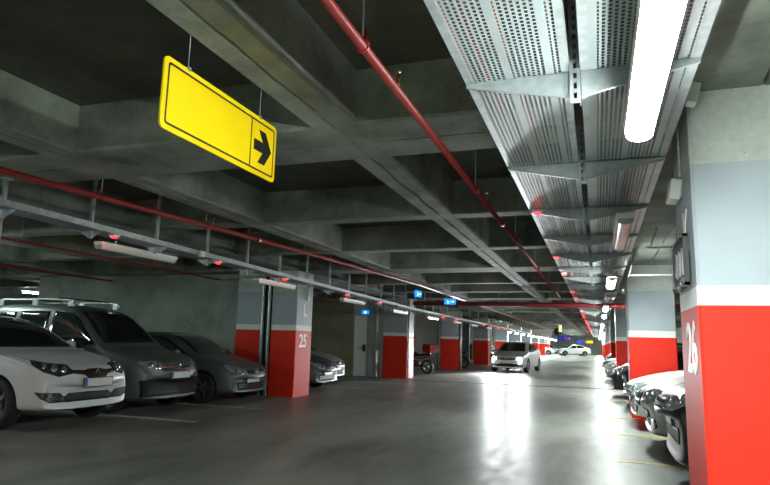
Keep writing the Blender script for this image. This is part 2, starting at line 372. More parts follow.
# pillars -------------------------------------------------------------
BANDS = [(0, 1.56, 0), (1.56, 1.69, 1), (1.69, 2.48, 2), (2.48, BEAM, 3)]
def pillar_mesh(name, x0, x1, y0, y1, dz=0.0):
    mb = MB(); ch = 0.018
    poly = [(x0 + ch, y0), (x1 - ch, y0), (x1, y0 + ch), (x1, y1 - ch), (x1 - ch, y1), (x0 + ch, y1), (x0, y1 - ch), (x0, y0 + ch)]
    k = len(poly); zs = [0, 1.56 + dz, 1.69 + dz * 0.85, 2.48 + dz * 0.6, BEAM + 0.004]
    vs = [(p[0], p[1], z) for z in zs for p in poly]
    for i in range(4):
        o = len(mb.v)
        mb.add([vs[i * k + j] for j in range(k)] + [vs[(i + 1) * k + j] for j in range(k)], [(j, (j + 1) % k, k + (j + 1) % k, k + j) for j in range(k)], i)
    mb.add([vs[j] for j in range(k)], [tuple(range(k))], 0); mb.add([vs[4 * k + j] for j in range(k)], [tuple(range(k))], 3)
    me_o = mb.build(name, [M_RED, M_WHITE, M_GREY, M_PILC])
    bm = bmesh.new(); bm.from_mesh(me_o.data); bmesh.ops.remove_doubles(bm, verts=bm.verts, dist=0.0005); bm.to_mesh(me_o.data); bm.free()
    return me_o
def stencil(parent, s, size, x, y, z, side, nm, xs=0.7):
    """side +1: on a face looking towards +x, -1: towards -x"""
    t = text_mesh(nm, s, size, M_LET, parent, xs=xs, bold=0.018)
    t.rotation_euler = (math.pi / 2, 0, math.pi / 2 * side); t.location = (x + side * 0.001, y, z)
    return t
LX0, LX1 = -7.50, -6.82
lefty = [4.5] + [Y0 + PITCH * i for i in range(1, NB)]
lefty[1] = 13.2; lefty[2] = 22.35; lefty[3] = 31.5
for i, y in enumerate(lefty):
    x0 = LX0 if i < 2 else -7.80
    p = pillar_mesh('pillar', x0, LX1, y, y + PD)
    struct(p, ['grey, white and red pillar cut by the left picture edge', 'red and grey pillar lettered L and 25 behind the parked cars', 'red and grey pillar beyond the grey service door', 'red and grey pillar beyond the red-boxed motorcycle'][i] if i < 4 else 'red and grey pillar, %s in the left row' % ORD[i])
    if i in (1, 2):
        stencil(p, 'L', 0.42, LX1, y + 0.45, 1.92, 1, 'pillar_letter', xs=1.0)
        stencil(p, ('25', '27')[i - 1], 0.44, LX1, y + 0.40, 1.17, 1, 'pillar_number', xs=0.92)
    if i > 0:
        # second half of the pillar behind the joint
        if i == 1:
            q = pillar_mesh('pillar', -8.5, -7.80, y + 0.02, y + PD)
            struct(q, 'second half of pillar 25, behind the two steel posts')
        if i == 1: struct(MB().bb(-7.80, -7.50, y + 0.04, y + 0.30, 0, BEAM).build('trim_joint_filler', M_SEAM), 'black movement joint between the halves of pillar 25')
        for k, px in enumerate(((-7.57, -7.745) if i == 1 else (-7.87, -8.10))):
            mb = MB().bb(px - 0.022, px + 0.022, y - 0.03, y + 0.02, 0, BEAM)
            mb.bb(px - 0.03, px + 0.03, y + 0.015, y + 0.03, 0, BEAM)
            o = mb.build('steel_post', M_GALV); tag(o, '%s galvanised joint post beside left pillar %s from the front' % (('right', 'left')[k], ORD[i]), 'post', 'joint posts at the left pillars')
rights = [Y0 + PITCH * i for i in range(0, NB)]
rights[0] = 4.17; rights[1] = 13.2
for i, y in enumerate(rights):
    p = pillar_mesh('pillar', 0.59, 1.46, y, y + PD, 0.065 if i == 0 else 0.0)
    struct(p, ['big red, white and grey pillar marked 26 in right foreground', 'lit red and grey pillar behind the silver cars'][i] if i < 2 else 'red and grey pillar, %s in the right row' % ORD[i])
    if i == 0:
        t = stencil(p, '26', 0.46, 0.59, y + 0.36, 1.21, -1, 'pillar_number', xs=0.92)
        stencil(p, 'K', 0.38, 0.59, y + 0.36, 2.02, -1, 'pillar_letter', xs=0.95)
# cross walls between the left bays
def cross_wall(n, x0, x1, y, mat, label, h=BEAM, t=0.2):
    o = MB().bb(x0, x1, y, y + t, 0, h).build('wall_left_bay', mat); struct(o, label); return o
W1 = cross_wall(1, -15.7, -8.5, 13.75, M_WALLC, 'bare concrete wall behind the parked cars, left of pillar 25')
M_WALLT = concrete('tan_wall', (0.20, 0.20, 0.12), (0.36, 0.35, 0.22), stain_bounce=(0.13, 0.12, 0.05), stain_bounce_amt=0.6)
M_WALLG = concrete('pale_green_wall', (0.42, 0.46, 0.38), (0.58, 0.61, 0.52), stain_bounce=(0.34, 0.27, 0.08), stain_bounce_amt=0.7)
cross_wall(2, -9.08 - 6.6, -9.08, 22.5, M_WALLT, 'mottled tan wall behind pillar 25 beside the service door')
cross_wall(2, -8.47, -8.12, 22.5, M_WALLG, 'narrow pale wall strip right of the service door')
o = MB().bb(-9.08, -8.47, 22.5, 22.7, 2.4, BEAM).build('wall_left_bay', M_WALLG); struct(o, 'pale wall piece above the service door')
for i in range(3, 7):
    cross_wall(i, -15.7, -8.12, lefty[i] + 0.3, M_WALLG if i == 3 else M_WALLC, 'pale green wall with rust streak behind motorcycle' if i == 3 else 'pale cross wall behind the %s left pillar' % ORD[i])
# service door
d = thing('door_1', 'pale grey service door beyond pillar 25', None, (-8.775, 22.5, 0), kind='structure')
mb = MB(); mb.bb(-0.30, -0.26, -0.03, 0.12, 0, 2.38).bb(0.26, 0.30, -0.03, 0.12, 0, 2.38).bb(-0.30, 0.30, -0.03, 0.12, 2.34, 2.4); mb.build('door_frame', M_PLG, d)
MB().bb(-0.26, 0.26, 0.0, 0.05, 0.01, 2.34).build('door_leaf', M_DOOR, d, bevel=0.004)
mb = MB(); mb.bb(0.10, 0.20, -0.05, 0.0, 0.95, 1.2).tube([(0.15, -0.06, 1.08), (-0.02, -0.08, 1.08)], 0.014, 8); mb.build('door_handle', M_STEELD, d)

# floor joint and drains
struct(MB().bb(-6.8, 6.3, 21.34, 21.56, 0.0, 0.004).build('trim_floor_joint', M_SEAM), 'dark steel expansion joint across the aisle floor')
# parking lines
for i, y in enumerate((8.17, 10.6, 13.02, 17.2, 19.6, 26.4, 28.8)):
    o = MB().bb(0.18, 5.2, y - 0.04, y + 0.04, 0.0, 0.003).build('parking_line', M_YLINE)
    tag(o, ['thin yellow line between pillar 26 and the dark car shadow', 'thin yellow line between dark car and silver-grey sedan', 'thin yellow line in front of the lit right pillar', 'yellow line of the first bay beyond the lit right pillar', 'yellow line of the second bay beyond the lit right pillar', 'yellow line of the second to last right bay seen', 'farthest yellow parking line on the right'][i], 'floor line', 'yellow parking lines on the right')
for i, y in enumerate((8.61, 10.75, 16.9, 19.4, 26.0, 28.6)):
    o = MB().bb(-11.5, -6.15, y - 0.05, y + 0.05, 0.0, 0.003).build('parking_line', M_WLINE)
    tag(o, ['worn white line between the white sedan and grey van', 'worn white line between the grey van and dark sedan', 'white line right of the dark hatchback behind pillar 25', 'white line beyond the silver car behind pillar 25', 'white line beside the motorcycle with the red box', 'white line beyond the motorcycle with the red box'][i], 'floor line', 'white parking lines on the left')

# ------------------------------------------------------------------ ceiling cable tray (right)
TZ = 2.70
def tray_panel(x0, x1, y0, y1, z, mats, parent, nm='perforated_panel', fl=0.06):
    mb = MB()
    n = 1
    mb.add([(x0, y0, z), (x1, y0, z), (x1, y1, z), (x0, y1, z)], [(0, 1, 2, 3)], 0)
    mb.bb(x0 - 0.012, x0, y0, y1, z - 0.004, z + fl, 1); mb.bb(x1, x1 + 0.012, y0, y1, z - 0.004, z + fl, 1)
    mb.bb(x0, x0 + 0.028, y0, y1, z - 0.004, z - 0.001, 1); mb.bb(x1 - 0.028, x1, y0, y1, z - 0.004, z - 0.001, 1)
    return mb.build(nm, mats, parent)
tray = thing('cable_tray', 'wide galvanised perforated cable tray hung under the right ceiling', 'cable tray', (0, 0, 0))
TY0, TY1 = -4.5, 104
tray_panel(-0.60, -0.105, TY0, TY1, TZ, [M_PERF, M_GALV], tray)
tray_panel(-0.030, 0.48, TY0, TY1, TZ, [M_PERF, M_GALV], tray)
BR_Y = [2.97 + 1.58 * k for k in range(-4, 63)]
def bracket_mb():
    mb = MB(); c = -0.067
    for sx, xe in ((-1, -0.61), (1, 0.49)):
        xa = c + sx * 0.028
        # tapered arm: web plate with a folded top flange and lower lip
        mb.prism([(xa, -0.004), (xe, -0.004), (xe, -0.026), (xa, -0.135)], 'Y', -0.002, 0.002)
        mb.prism([(xa, -0.004), (xe, -0.004), (xe, -0.009), (xa, -0.009)], 'Y', -0.002, 0.045)
        mb.prism([(xa, -0.130), (xe, -0.022), (xe, -0.027), (xa, -0.135)], 'Y', -0.002, 0.018)
        mb.box((xa + sx * 0.012, 0.02, -0.07), (0.02, 0.055, 0.12))
    return mb
def slot_post_mb(z0, z1, w=0.05):
    """perforated channel: two flanges and a slotted web"""
    mb = MB()
    mb.bb(-w / 2, -w / 2 + 0.004, -0.02, 0.025, z0, z1); mb.bb(w / 2 - 0.004, w / 2, -0.02, 0.025, z0, z1)
    n = max(1, int((z1 - z0) / 0.05)); s = (z1 - z0) / n
    mb.bb(-w / 2, -0.008, -0.024, -0.02, z0, z1); mb.bb(0.008, w / 2, -0.024, -0.02, z0, z1)
    for k in range(n): mb.bb(-0.008, 0.008, -0.024, -0.02, z0 + k * s, z0 + k * s + 0.022)
    return mb
B0 = bracket_mb().build('support_bracket', M_GALV, tray); proto_posts = {}
for k, y in enumerate(BR_Y):
    b = B0 if k == 0 else B0.copy()
    if k: COL.objects.link(b); b.parent = tray
    b.location = (0, y, TZ)
    top = hang_top(-0.067, y) + 0.002
    if top not in proto_posts: proto_posts[top] = slot_post_mb(TZ - 0.175, top).build('hanger_post', M_GALV, b); pm = proto_posts[top]
    else: pm = proto_posts[top].copy(); COL.objects.link(pm); pm.parent = b
    pm.location = (-0.067, 0, -TZ)
for k, (x, r, mi) in enumerate(((-0.55, 0.010, 1), (-0.50, 0.012, 2), (-0.44, 0.014, 0), (-0.36, 0.009, 1), (-0.28, 0.014, 0), (-0.17, 0.011, 2), (0.05, 0.013, 0), (0.13, 0.012, 0), (0.22, 0.010, 3), (0.33, 0.012, 1), (0.40, 0.010, 2))):
    pts = [(x + 0.010 * math.sin(j * 1.1 + k * 2.3) + 0.008 * math.sin(j * 0.37 + k), TY0 + j * (TY1 - TY0) / 160, TZ + r + 0.001) for j in range(161)]
    o = MB().tube(pts, r, 6, 0).build('electric_cable', M_CABLES[mi])
    tag(o, '%s cable lying in the tray, %s from the left edge' % (('black', 'orange', 'red', 'grey')[mi], ORD[k]), 'cable', 'cables in the ceiling tray')

# ------------------------------------------------------------------ luminaires
def lamp(nm, lit, L_, parent=None, wide=0.13, hang=0.055):
    """batten: sheet housing, end caps and a round-cornered diffuser; origin at the top centre"""
    hs = MB().prism([(-wide / 2 - 0.01, 0), (wide / 2 + 0.01, 0), (wide / 2 + 0.005, -0.045), (-wide / 2 - 0.005, -0.045)], 'Y', -L_ / 2, L_ / 2)
    hs.build('housing', M_PLW, nm, bevel=0.003)
    prof = [(-wide / 2, -0.045)] + [(-wide / 2 * math.cos(a), -0.045 - 0.055 * math.sin(a) ** 0.7) for a in [math.pi * t / 10 for t in range(1, 10)]] + [(wide / 2, -0.045)]
    MB().prism(prof, 'Y', -L_ / 2 + 0.02, L_ / 2 - 0.02, smooth=False).build('diffuser', lit, nm)
    for s in (-1, 1):
        MB().prism([(p[0] * 1.05, p[1] - 0.002) for p in prof], 'Y', s * (L_ / 2 - 0.02) - 0.01, s * (L_ / 2 - 0.02) + 0.01).build('end_cap', M_PLG, nm)
        MB().bb(-0.008, 0.008, s * L_ * 0.3 - 0.008, s * L_ * 0.3 + 0.008, 0, hang).build('hanger', M_GALV, nm)
RL = thing('tube_light', 'blazing white tube light under the tray at top right', 'light', (0.235, 2.50, TZ - 0.19)); lamp(RL, M_TUBE_ON, 1.6, hang=0.188)
off = thing('tube_light', 'unlit tube light under the tray beyond the lit one', 'light', (0.26, 6.35, TZ - 0.19)); lamp(off, M_TUBE_OFF, 1.6, hang=0.188)
far = None
lit_y = [-3.6, -0.6, 11.2, 19.0, 24.0, 33.6, 38.0, 46.5, 51, 59.6, 64, 68.2, 72.5, 77, 81, 86, 90, 95, 100]
names = ['lit tube light behind the viewpoint', 'lit tube light above the viewpoint'] + ['lit tube light under the right tray, %s beyond the unlit one' % ORD[i] for i in range(20)]
for i, y in enumerate(lit_y):
    o = copy_tree(RL, None, (0.25, y, TZ - 0.19), 0, names[i])
    o['group'] = 'tube lights under the right tray'
RL['group'] = off['group'] = 'tube lights under the right tray'
for i, y in enumerate((14.7, 29.3, 42.2)):
    copy_tree(off, None, (0.25, y, TZ - 0.19), 0, 'unlit tube light under the right tray, %s one in the distance' % ORD[i])

# small red indicator lamps (bay sensors)
def led_proto(label):
    t = thing('indicator_light', label, 'indicator light', (0, 0, 0), group='red bay indicator lights')
    MB().bb(-0.05, 0.05, -0.05, 0.05, -0.03, 0.0).build('housing', M_PLW, t, bevel=0.006)
    MB().lathe([(0.001, -0.046), (0.025, -0.044), (0.036, -0.037), (0.038, -0.03), (0.001, -0.03)], 16).build('lens', M_LED, t)
    return t
LED = led_proto('red indicator light on the right tray edge, nearest one'); LED.location = (-0.53, 6.15, TZ - 0.004)
for i, y in enumerate((9.35, 11.7, 15.6, 17.9, 20.2, 24.5, 27.0, 29.5, 33.6, 36.0, 38.6, 43, 45.5, 48, 52, 55, 58, 61)):
    copy_tree(LED, None, (-0.55, y, TZ - 0.004), 0, 'red indicator light on the right tray edge, %s from the front' % ORD[i + 1])

# ------------------------------------------------------------------ left tray, lamps
def zl(y): return 2.66 - 0.016 * max(0, min(y, 20) - 5) - 0.002 * max(0, y - 20)
LXT = -6.0
lt = thing('cable_tray', 'narrow galvanised cable tray crossing in front of the left pillars', 'cable tray', (0, 0, 0))
ys = [-6, 5, 12.5, 20, 40, 60, 80, 100]
mb = MB()
for a, b in zip(ys[:-1], ys[1:]):
    za, zb = zl(a), zl(b)
    for (x0, x1, d0, d1, mi) in ((LXT - 0.15, LXT + 0.15, 0, 0.002, 0), (LXT + 0.15, LXT + 0.156, -0.002, 0.075, 1), (LXT - 0.156, LXT - 0.15, -0.002, 0.075, 1), (LXT + 0.15, LXT + 0.18, -0.004, -0.001, 1)):
        mb.add([(x0, a, za + d0), (x1, a, za + d0), (x1, b, zb + d0), (x0, b, zb + d0), (x0, a, za + d1), (x1, a, za + d1), (x1, b, zb + d1), (x0, b, zb + d1)],
               [(0, 1, 2, 3), (4, 5, 6, 7), (0, 1, 5, 4), (2, 3, 7, 6), (0, 3, 7, 4), (1, 2, 6, 5)], mi)
mb.build('perforated_panel', [M_PERF, M_GALV], lt)
for k in range(40):
    y = -3.85 + 1.22 * k if k < 24 else -3.85 + 1.22 * 24 + 2.4 * (k - 24)
    top = hang_top(LXT, y)
    mb = MB().bb(LXT - 0.02, LXT + 0.02, y - 0.02, y + 0.02, zl(y) - 0.1, top + 0.002)
    mb.bb(LXT - 0.05, LXT + 0.05, y - 0.05, y + 0.05, top - 0.012, top)
    mb.prism([(LXT - 0.17, zl(y) - 0.004), (LXT + 0.17, zl(y) - 0.004), (LXT + 0.17, zl(y) - 0.02), (LXT - 0.02, zl(y) - 0.1), (LXT - 0.17, zl(y) - 0.02)], 'Y', y + 0.02, y + 0.026)
    mb.build('hanger_post', M_GALV, lt)
o = MB().tube([(LXT - 0.06, y, zl(y) + 0.014) for y in ys], 0.012, 8).build('electric_cable', M_CABLES[0]); tag(o, 'black cable lying in the narrow left tray', 'cable')
o = MB().tube([(LXT + 0.05, y, zl(y) + 0.012) for y in ys], 0.010, 8).build('electric_cable', M_CABLES[3]); tag(o, 'grey cable lying in the narrow left tray', 'cable')
LL0 = None
left_lamps = [(7.0, 0), (11.0, 0), (15.2, 0), (19.3, 0), (23.6, 0), (28.0, 0), (32.4, 0), (36.8, 0)]
for i, (y, _) in enumerate(left_lamps):
    lab = 'unlit tube light below the left tray, %s from the front' % ORD[i]
    loc = (LXT - 0.18, y, zl(y) - 0.06)
    if LL0 is None:
        LL0 = thing('tube_light', lab, 'light', loc, group='unlit tube lights below the left tray'); lamp(LL0, M_TUBE_OFF, 1.55, wide=0.11)
    else: copy_tree(LL0, None, loc, 0, lab)
for i, y in enumerate((-4.6, -0.6, 3.0)):  # fill lamps added out of view to lift the left side
    t = thing('tube_light', 'added fill tube light of the left tray outside the picture, %s behind the frame edge' % ORD[2 - i], 'light', (LXT - 0.18, y, zl(y) - 0.06), group='added fill tube lights behind the viewpoint'); lamp(t, M_FILL_DIM, 1.55, wide=0.11)
for i, (x, y) in enumerate(((-12.3, 0.5), (-12.3, 4.5), (-12.3, 8.0), (-20.5, 9.0), (-20.5, 18.0))):  # lamps added to light the concrete wall and cars of the left bay
    t = thing('tube_light', 'added fill tube light over the second parking lane at left, %s one' % ORD[i], 'light', (x, y, BEAM - 0.06), group='added fill tube lights over the left parking lane'); lamp(t, M_FILL_LANE, 1.55, wide=0.11)
    MB().tube([(0, 0, 0), (0, 0, hang_top(x, y) - BEAM + 0.062)], 0.01, 8).build('hanging_rod', M_GALV, t)
LF = None
for i, y in enumerate((46, 50.5, 55, 59.5, 64, 68.5, 73, 78, 83, 89, 95, 99)):
    loc = (LXT - 0.18, y, zl(y) - 0.06); lab = 'lit white tube light in the bright far left row, %s one' % ORD[i]
    if LF is None: LF = thing('tube_light', lab, 'light', loc, group='lit tube lights in the far left row'); lamp(LF, M_TUBE_FAR, 1.55, wide=0.11)
    else: copy_tree(LF, None, loc, 0, lab)
for i, y in enumerate((6.18, 8.49, 10.8, 14.05, 16.45, 24.2, 26.6, 33.5, 36, 38.6, 42, 45)):
    copy_tree(LED, None, (LXT + 0.13, y, zl(y) - 0.005), 0, 'red indicator light under the left tray, %s from the front' % ORD[i])
for i, y in enumerate((70.0, 79.1, 88.2, 97.3)):  # extra tubes added to brighten the end wall and far aisle
    copy_tree(LF, None, (-3.3, y, SLAB - 0.054), 0, 'added fill tube light over the middle of the far aisle, %s one' % ORD[i])
# junction box on left tray
o = MB().box((LXT + 0.19, 7.95, zl(7.95) + 0.02), (0.06, 0.12, 0.09)).build('junction_box', M_PLW, bevel=0.005); tag(o, 'small cream junction box clipped to the left tray', 'junction box')

# ------------------------------------------------------------------ red sprinkler pipes
def pipe(label, pts, r, hang, sprinklers, coupl, nm='sprinkler_pipe', mat=M_PIPE):
    t = thing(nm, label, 'pipe', (0, 0, 0))
    MB().tube(pts, r, 16).build('pipe', mat, t)
    def at(y):
        for a, b in zip(pts[:-1], pts[1:]):
            if a[1] <= y <= b[1]:
                f = (y - a[1]) / (b[1] - a[1]); return Vector(a).lerp(Vector(b), f)
        return Vector(pts[-1])
    for y in hang:
        p = at(y); top = hang_top(p.x, y)
        mb = MB().tube([(p.x + math.cos(a) * (r + 0.006), p.y, p.z + math.sin(a) * (r + 0.006)) for a in [2 * math.pi * k / 16 for k in range(17)]], 0.006, 6)
        mb.tube([(p.x - r, p.y, p.z + 0.2 * r), (p.x - 0.012, p.y, p.z + r + 0.07), (p.x + 0.012, p.y, p.z + r + 0.07), (p.x + r, p.y, p.z + 0.2 * r)], 0.005, 6)
        h = mb.build('pipe_hanger', M_PIPE, t)
        if top > p.z + r + 0.03: MB().tube([(p.x, p.y, p.z + r + 0.03), (p.x, p.y, top + 0.002)], 0.005, 6).build('threaded_rod', M_GALV, h)
    for y in sprinklers:
        p = at(y)
        mb = MB().tube([(p.x, p.y, p.z + r * 0.8), (p.x, p.y, p.z + r + 0.05)], 0.013, 10)
        mb.tube([(p.x - 0.012, p.y, p.z + r + 0.04), (p.x - 0.02, p.y, p.z + r + 0.065), (p.x, p.y, p.z + r + 0.09), (p.x + 0.02, p.y, p.z + r + 0.065), (p.x + 0.012, p.y, p.z + r + 0.04)], 0.004, 6)
        mb.lathe([(0.001, p.z + r + 0.088), (0.022, p.z + r + 0.09), (0.022, p.z + r + 0.093), (0.001, p.z + r + 0.095)], 12, c=(p.x, p.y, 0))
        mb.build('sprinkler_head', M_BRASS, t)
    for y in coupl:
        p = at(y); MB().tube([(p.x, p.y - 0.04, p.z), (p.x, p.y + 0.04, p.z)], r * 1.25, 16).build('coupling', M_PIPE, t)
    return t
pipe('long red sprinkler pipe left of the wide cable tray', [(-1.06, -4, 2.80), (-1.04, 60, 2.80), (-1.04, 100, 2.80)], 0.026, [-2, 0.3, 2.62, 5.6, 8.6, 11.6, 15, 18.4, 22, 26, 31, 36], [3.18, 6.2, 9.2, 12.3, 15.6], [7.3, 13.0, 19], mat=M_PIPER)
pipe('long red pipe running above the narrow left tray', [(-5.56, -3, 2.88), (-5.33, 4.09, 2.88), (-4.87, 9.45, 2.88), (-4.5, 15.5, 2.88), (-4.5, 60, 2.88)], 0.034, [1, 3.2, 5.25, 7.0, 10.1, 13.1, 17, 21, 25, 30], [6.1, 7.15, 9.6, 12.4, 16], [8.2, 14.6])
pipe('thin red pipe over the parked cars at left', [(-9.0, -3, 2.86), (-9.06, 7.23, 2.86), (-9.4, 13.2, 2.86), (-9.4, 60, 2.86)], 0.025, [4, 7.5, 11, 15, 20], [5.6, 8.8, 12], [])
pipe('thin red pipe far left above the van', [(-13.0, -3, 2.86), (-13.0, 40, 2.86)], 0.025, [4, 8, 12, 16], [6, 10], [])
t = thing('sprinkler_pipe', 'thick dark red main pipe crossing above the aisle', 'pipe')
MB().tube([(-5.9, 20, 2.66), (-5, 20, 2.66), (2.6, 20, 2.58), (XR, 20, 2.55)], 0.075, 16).build('pipe', M_PIPED, t)
for x in (-5.3, -3, -1.4, 2.4): MB().tube([(x, 20, 2.66), (x, 20, hang_top(x, 20) + 0.001)], 0.008, 6).build('threaded_rod', M_GALV, t)

# ------------------------------------------------------------------ yellow direction sign
def rounded(w_, h_, r, n=6):
    pts = []
    for cx, cy, a0 in ((w_ / 2 - r, h_ / 2 - r, 0), (-w_ / 2 + r, h_ / 2 - r, 90), (-w_ / 2 + r, -h_ / 2 + r, 180), (w_ / 2 - r, -h_ / 2 + r, 270)):
        for k in range(n + 1):
            a = math.radians(a0 + 90 * k / n); pts.append((cx + r * math.cos(a), cy + r * math.sin(a)))
    return pts
SX, SY, SZ, SW, SHH = -2.115, 3.05, 2.63, 1.19, 0.40
s = thing('hanging_sign', 'long yellow direction sign with a black arrow hung from ceiling', 'sign', (SX, SY, SZ))
MB().prism(rounded(SW, SHH, 0.035), 'X', -0.006, 0.006).build('sign_panel', M_YEL, s)
mb = MB(); o_ = rounded(SW - 0.056, SHH - 0.056, 0.02); i_ = rounded(SW - 0.082, SHH - 0.082, 0.012); n = len(o_)
for x in (0.0075, -0.0075):
    mb.add([(x, p[0], p[1]) for p in o_] + [(x, p[0], p[1]) for p in i_], [(k, (k + 1) % n, n + (k + 1) % n, n + k) for k in range(n)])
for x in (0.0065, -0.0065):
    mb.box((x, 0.270, 0), (0.003, 0.010, SHH - 0.06))
mb.build('border_line', M_BLK, s)
# arrow pointing right (+y), as seen from the aisle
ar = [(-0.095, 0.034), (0.005, 0.034), (-0.045, 0.105), (0.03, 0.105), (0.105, 0.0), (0.03, -0.105), (-0.045, -0.105), (0.005, -0.034), (-0.095, -0.034)]
mb = MB()
for x in (0.006, -0.0085): mb.prism([(p[0] * 1.12 + 0.415, p[1] * 1.08) for p in ar], 'X', x, x + 0.0025)
mb.build('arrow', M_BLK, s)
for y in (-0.40, 0.37):
    mb = MB().tube([(0, y, SHH / 2 - 0.01), (0, y, SLAB - SZ + 0.002)], 0.0022, 6).box((0, y, SHH / 2), (0.03, 0.02, 0.02))
    mb.build('hanging_wire', M_GALV, s)

# ------------------------------------------------------------------ fittings on and near pillar 26
px = 0.59
b = thing('framed_panel', 'dark framed board on brackets beside the number 26', 'panel', (px, 4.66, 1.94))
MB().bb(-0.03, -0.012, -0.27, 0.27, -0.15, 0.15).build('board', M_STEELD, b, bevel=0.003)
mb = MB(); mb.bb(-0.042, -0.012, -0.30, -0.27, -0.17, 0.17).bb(-0.042, -0.012, 0.27, 0.30, -0.17, 0.17).bb(-0.042, -0.012, -0.3, 0.3, 0.15, 0.17).bb(-0.042, -0.012, -0.3, 0.3, -0.17, -0.15); mb.build('frame', M_BLK, b)
for k, yy in enumerate((-0.16, 0.0, 0.14)): MB().box((-0.034, yy, 0), (0.012, 0.07, 0.17), rot=Matrix.Rotation(0.3, 3, 'X')).build('slat', M_PLG, b)
mb = MB()
for yy in (-0.24, 0.24):
    for zz in (-0.165, 0.165): mb.tube([(0.0, yy, zz), (-0.06, yy, zz)], 0.012, 8)
mb.build('bracket', M_CHROME, b)
c = thing('emergency_light', 'white box light high on the side of pillar 26', 'light', (px, 4.66, 2.46))
MB().box((-0.045, 0, 0), (0.075, 0.20, 0.15), rot=Matrix.Rotation(0.18, 3, 'Y')).build('housing', M_PLW, c, bevel=0.01)
MB().box((-0.005, 0, 0.0), (0.02, 0.12, 0.1)).build('mounting_plate', M_PLG, c)
o = MB().tube([(px - 0.02, 4.50, 2.53), (px - 0.02, 4.50, 2.88), (px - 0.05, 4.50, 2.93), (px - 0.14, 4.46, 2.985)], 0.012, 8).build('conduit', M_GALV); tag(o, 'thin grey conduit climbing pillar 26 above the white box', 'conduit')
c = thing('junction_box', 'small white box under the beam right of the bright tube', 'junction box', (0.60, 3.98, BEAM))
MB().box((0, 0, -0.09), (0.06, 0.10, 0.13), rot=Matrix.Rotation(0.25, 3, 'Y')).build('housing', M_PLW, c, bevel=0.008)
MB().bb(-0.02, 0.02, -0.03, 0.03, -0.04, 0.004).build('mounting_plate', M_PLG, c)
o = MB().tube([(0.52, 11.0, 2.56), (1.9, 11.0, 2.56), (XR, 11.0, 2.56)], 0.011, 8).build('conduit', M_PLG); tag(o, 'white conduit crossing before the lit right pillar', 'conduit')
o = MB().tube([(0.68, 9.0, 2.72), (XR, 9.0, 2.72)], 0.010, 8).build('conduit', M_GALV); tag(o, 'thin conduit crossing behind pillar 26', 'conduit')
for nm_, x_, y_ in (('o', 0.52, 11.0), ('p', 0.70, 9.0)):
    o = MB().tube([(x_ + 0.02, y_, 2.56 if nm_ == 'o' else 2.72), (x_ + 0.02 + 0.1, y_, BEAM + .002)], 0.008, 8).build('conduit_drop', M_GALV); tag(o, 'short drop holding the %s' % ('white conduit before the lit right pillar' if nm_ == 'o' else 'thin conduit behind pillar 26'), 'conduit')
# sensor on pillar 25 and conduits on left pillars
c = thing('wall_sensor', 'small white sensor high on pillar 25 above the letter L', 'sensor', (LX1, 13.73, 2.36))
MB().bb(0, 0.05, -0.045, 0.045, -0.06, 0.06).build('housing', M_PLW, c, bevel=0.008); MB().tube([(0.02, 0, 0.06), (0.02, 0, 0.62)], 0.01, 8).build('cable', M_PLG, c)
for i, (y, r) in enumerate(((22.33, 0.03), (31.47, 0.07))):
    o = MB().tube([(LX1 + r + 0.005, y + 0.05, 0), (LX1 + r + 0.005, y + 0.05, BEAM)], r, 12).build('drain_pipe', M_GALV); tag(o, ['thin vertical grey pipe on the pillar beyond the door', 'thick vertical grey pipe on the pillar beyond the motorcycle'][i], 'pipe')

# exit signs
def exit_sign(label, loc, rz, w_, h_):
    t = thing('exit_sign', label, 'sign', loc, rz)
    MB().bb(-w_ / 2, w_ / 2, -0.03, 0.03, -h_ / 2, h_ / 2).build('lit_face', M_EXIT, t, bevel=0.006)
    mb = MB()   # running figure and arrow pictogram
    mb.box((-w_ * 0.18, -0.032, h_ * 0.18), (h_ * 0.16, 0.004, h_ * 0.16)); mb.box((-w_ * 0.16, -0.032, -h_ * 0.02), (h_ * 0.14, 0.004, h_ * 0.3), rot=Matrix.Rotation(0.3, 3, 'Y'))
    mb.box((-w_ * 0.24, -0.032, -h_ * 0.24), (h_ * 0.1, 0.004, h_ * 0.28), rot=Matrix.Rotation(0.7, 3, 'Y')); mb.box((-w_ * 0.08, -0.032, -h_ * 0.24), (h_ * 0.1, 0.004, h_ * 0.25), rot=Matrix.Rotation(-0.4, 3, 'Y'))
    mb.box((w_ * 0.2, -0.032, 0), (w_ * 0.26, 0.004, h_ * 0.14)); mb.add([(w_ * 0.3, -0.033, h_ * 0.22), (w_ * 0.42, -0.033, 0), (w_ * 0.3, -0.033, -h_ * 0.22)], [(0, 1, 2)])
    mb.build('pictogram', M_EXITW, t)
    x, y, z = loc; top = hang_top(x, y) - z
    mb = MB()
    for sx in (-0.3, 0.3): mb.tube([(w_ * sx, 0, h_ / 2), (w_ * sx, 0, top + 0.002)], 0.004, 6)
    mb.build('hanging_rod', M_GALV, t)
exit_sign('hanging blue exit sign right of the narrow one', (-4.45, 19.2, 2.66), 0, 0.36, 0.17)
exit_sign('hanging narrow blue exit sign seen at an angle', (-5.32, 18.5, 2.86), 1.32, 0.36, 0.20)
t = thing('exit_sign', 'small blue exit sign above the service door', 'sign', (-8.60, 22.5, 2.46)); MB().bb(-0.14, 0.14, -0.05, 0.0, -0.07, 0.07).build('lit_face', M_EXIT, t); MB().bb(-0.04, 0.05, -0.054, -0.05, -0.04, 0.04).build('pictogram', M_EXITW, t)
exit_sign('blue exit sign at the far left beyond the van', (-20.9, 19.0, 2.36), 0, 0.5, 0.26)
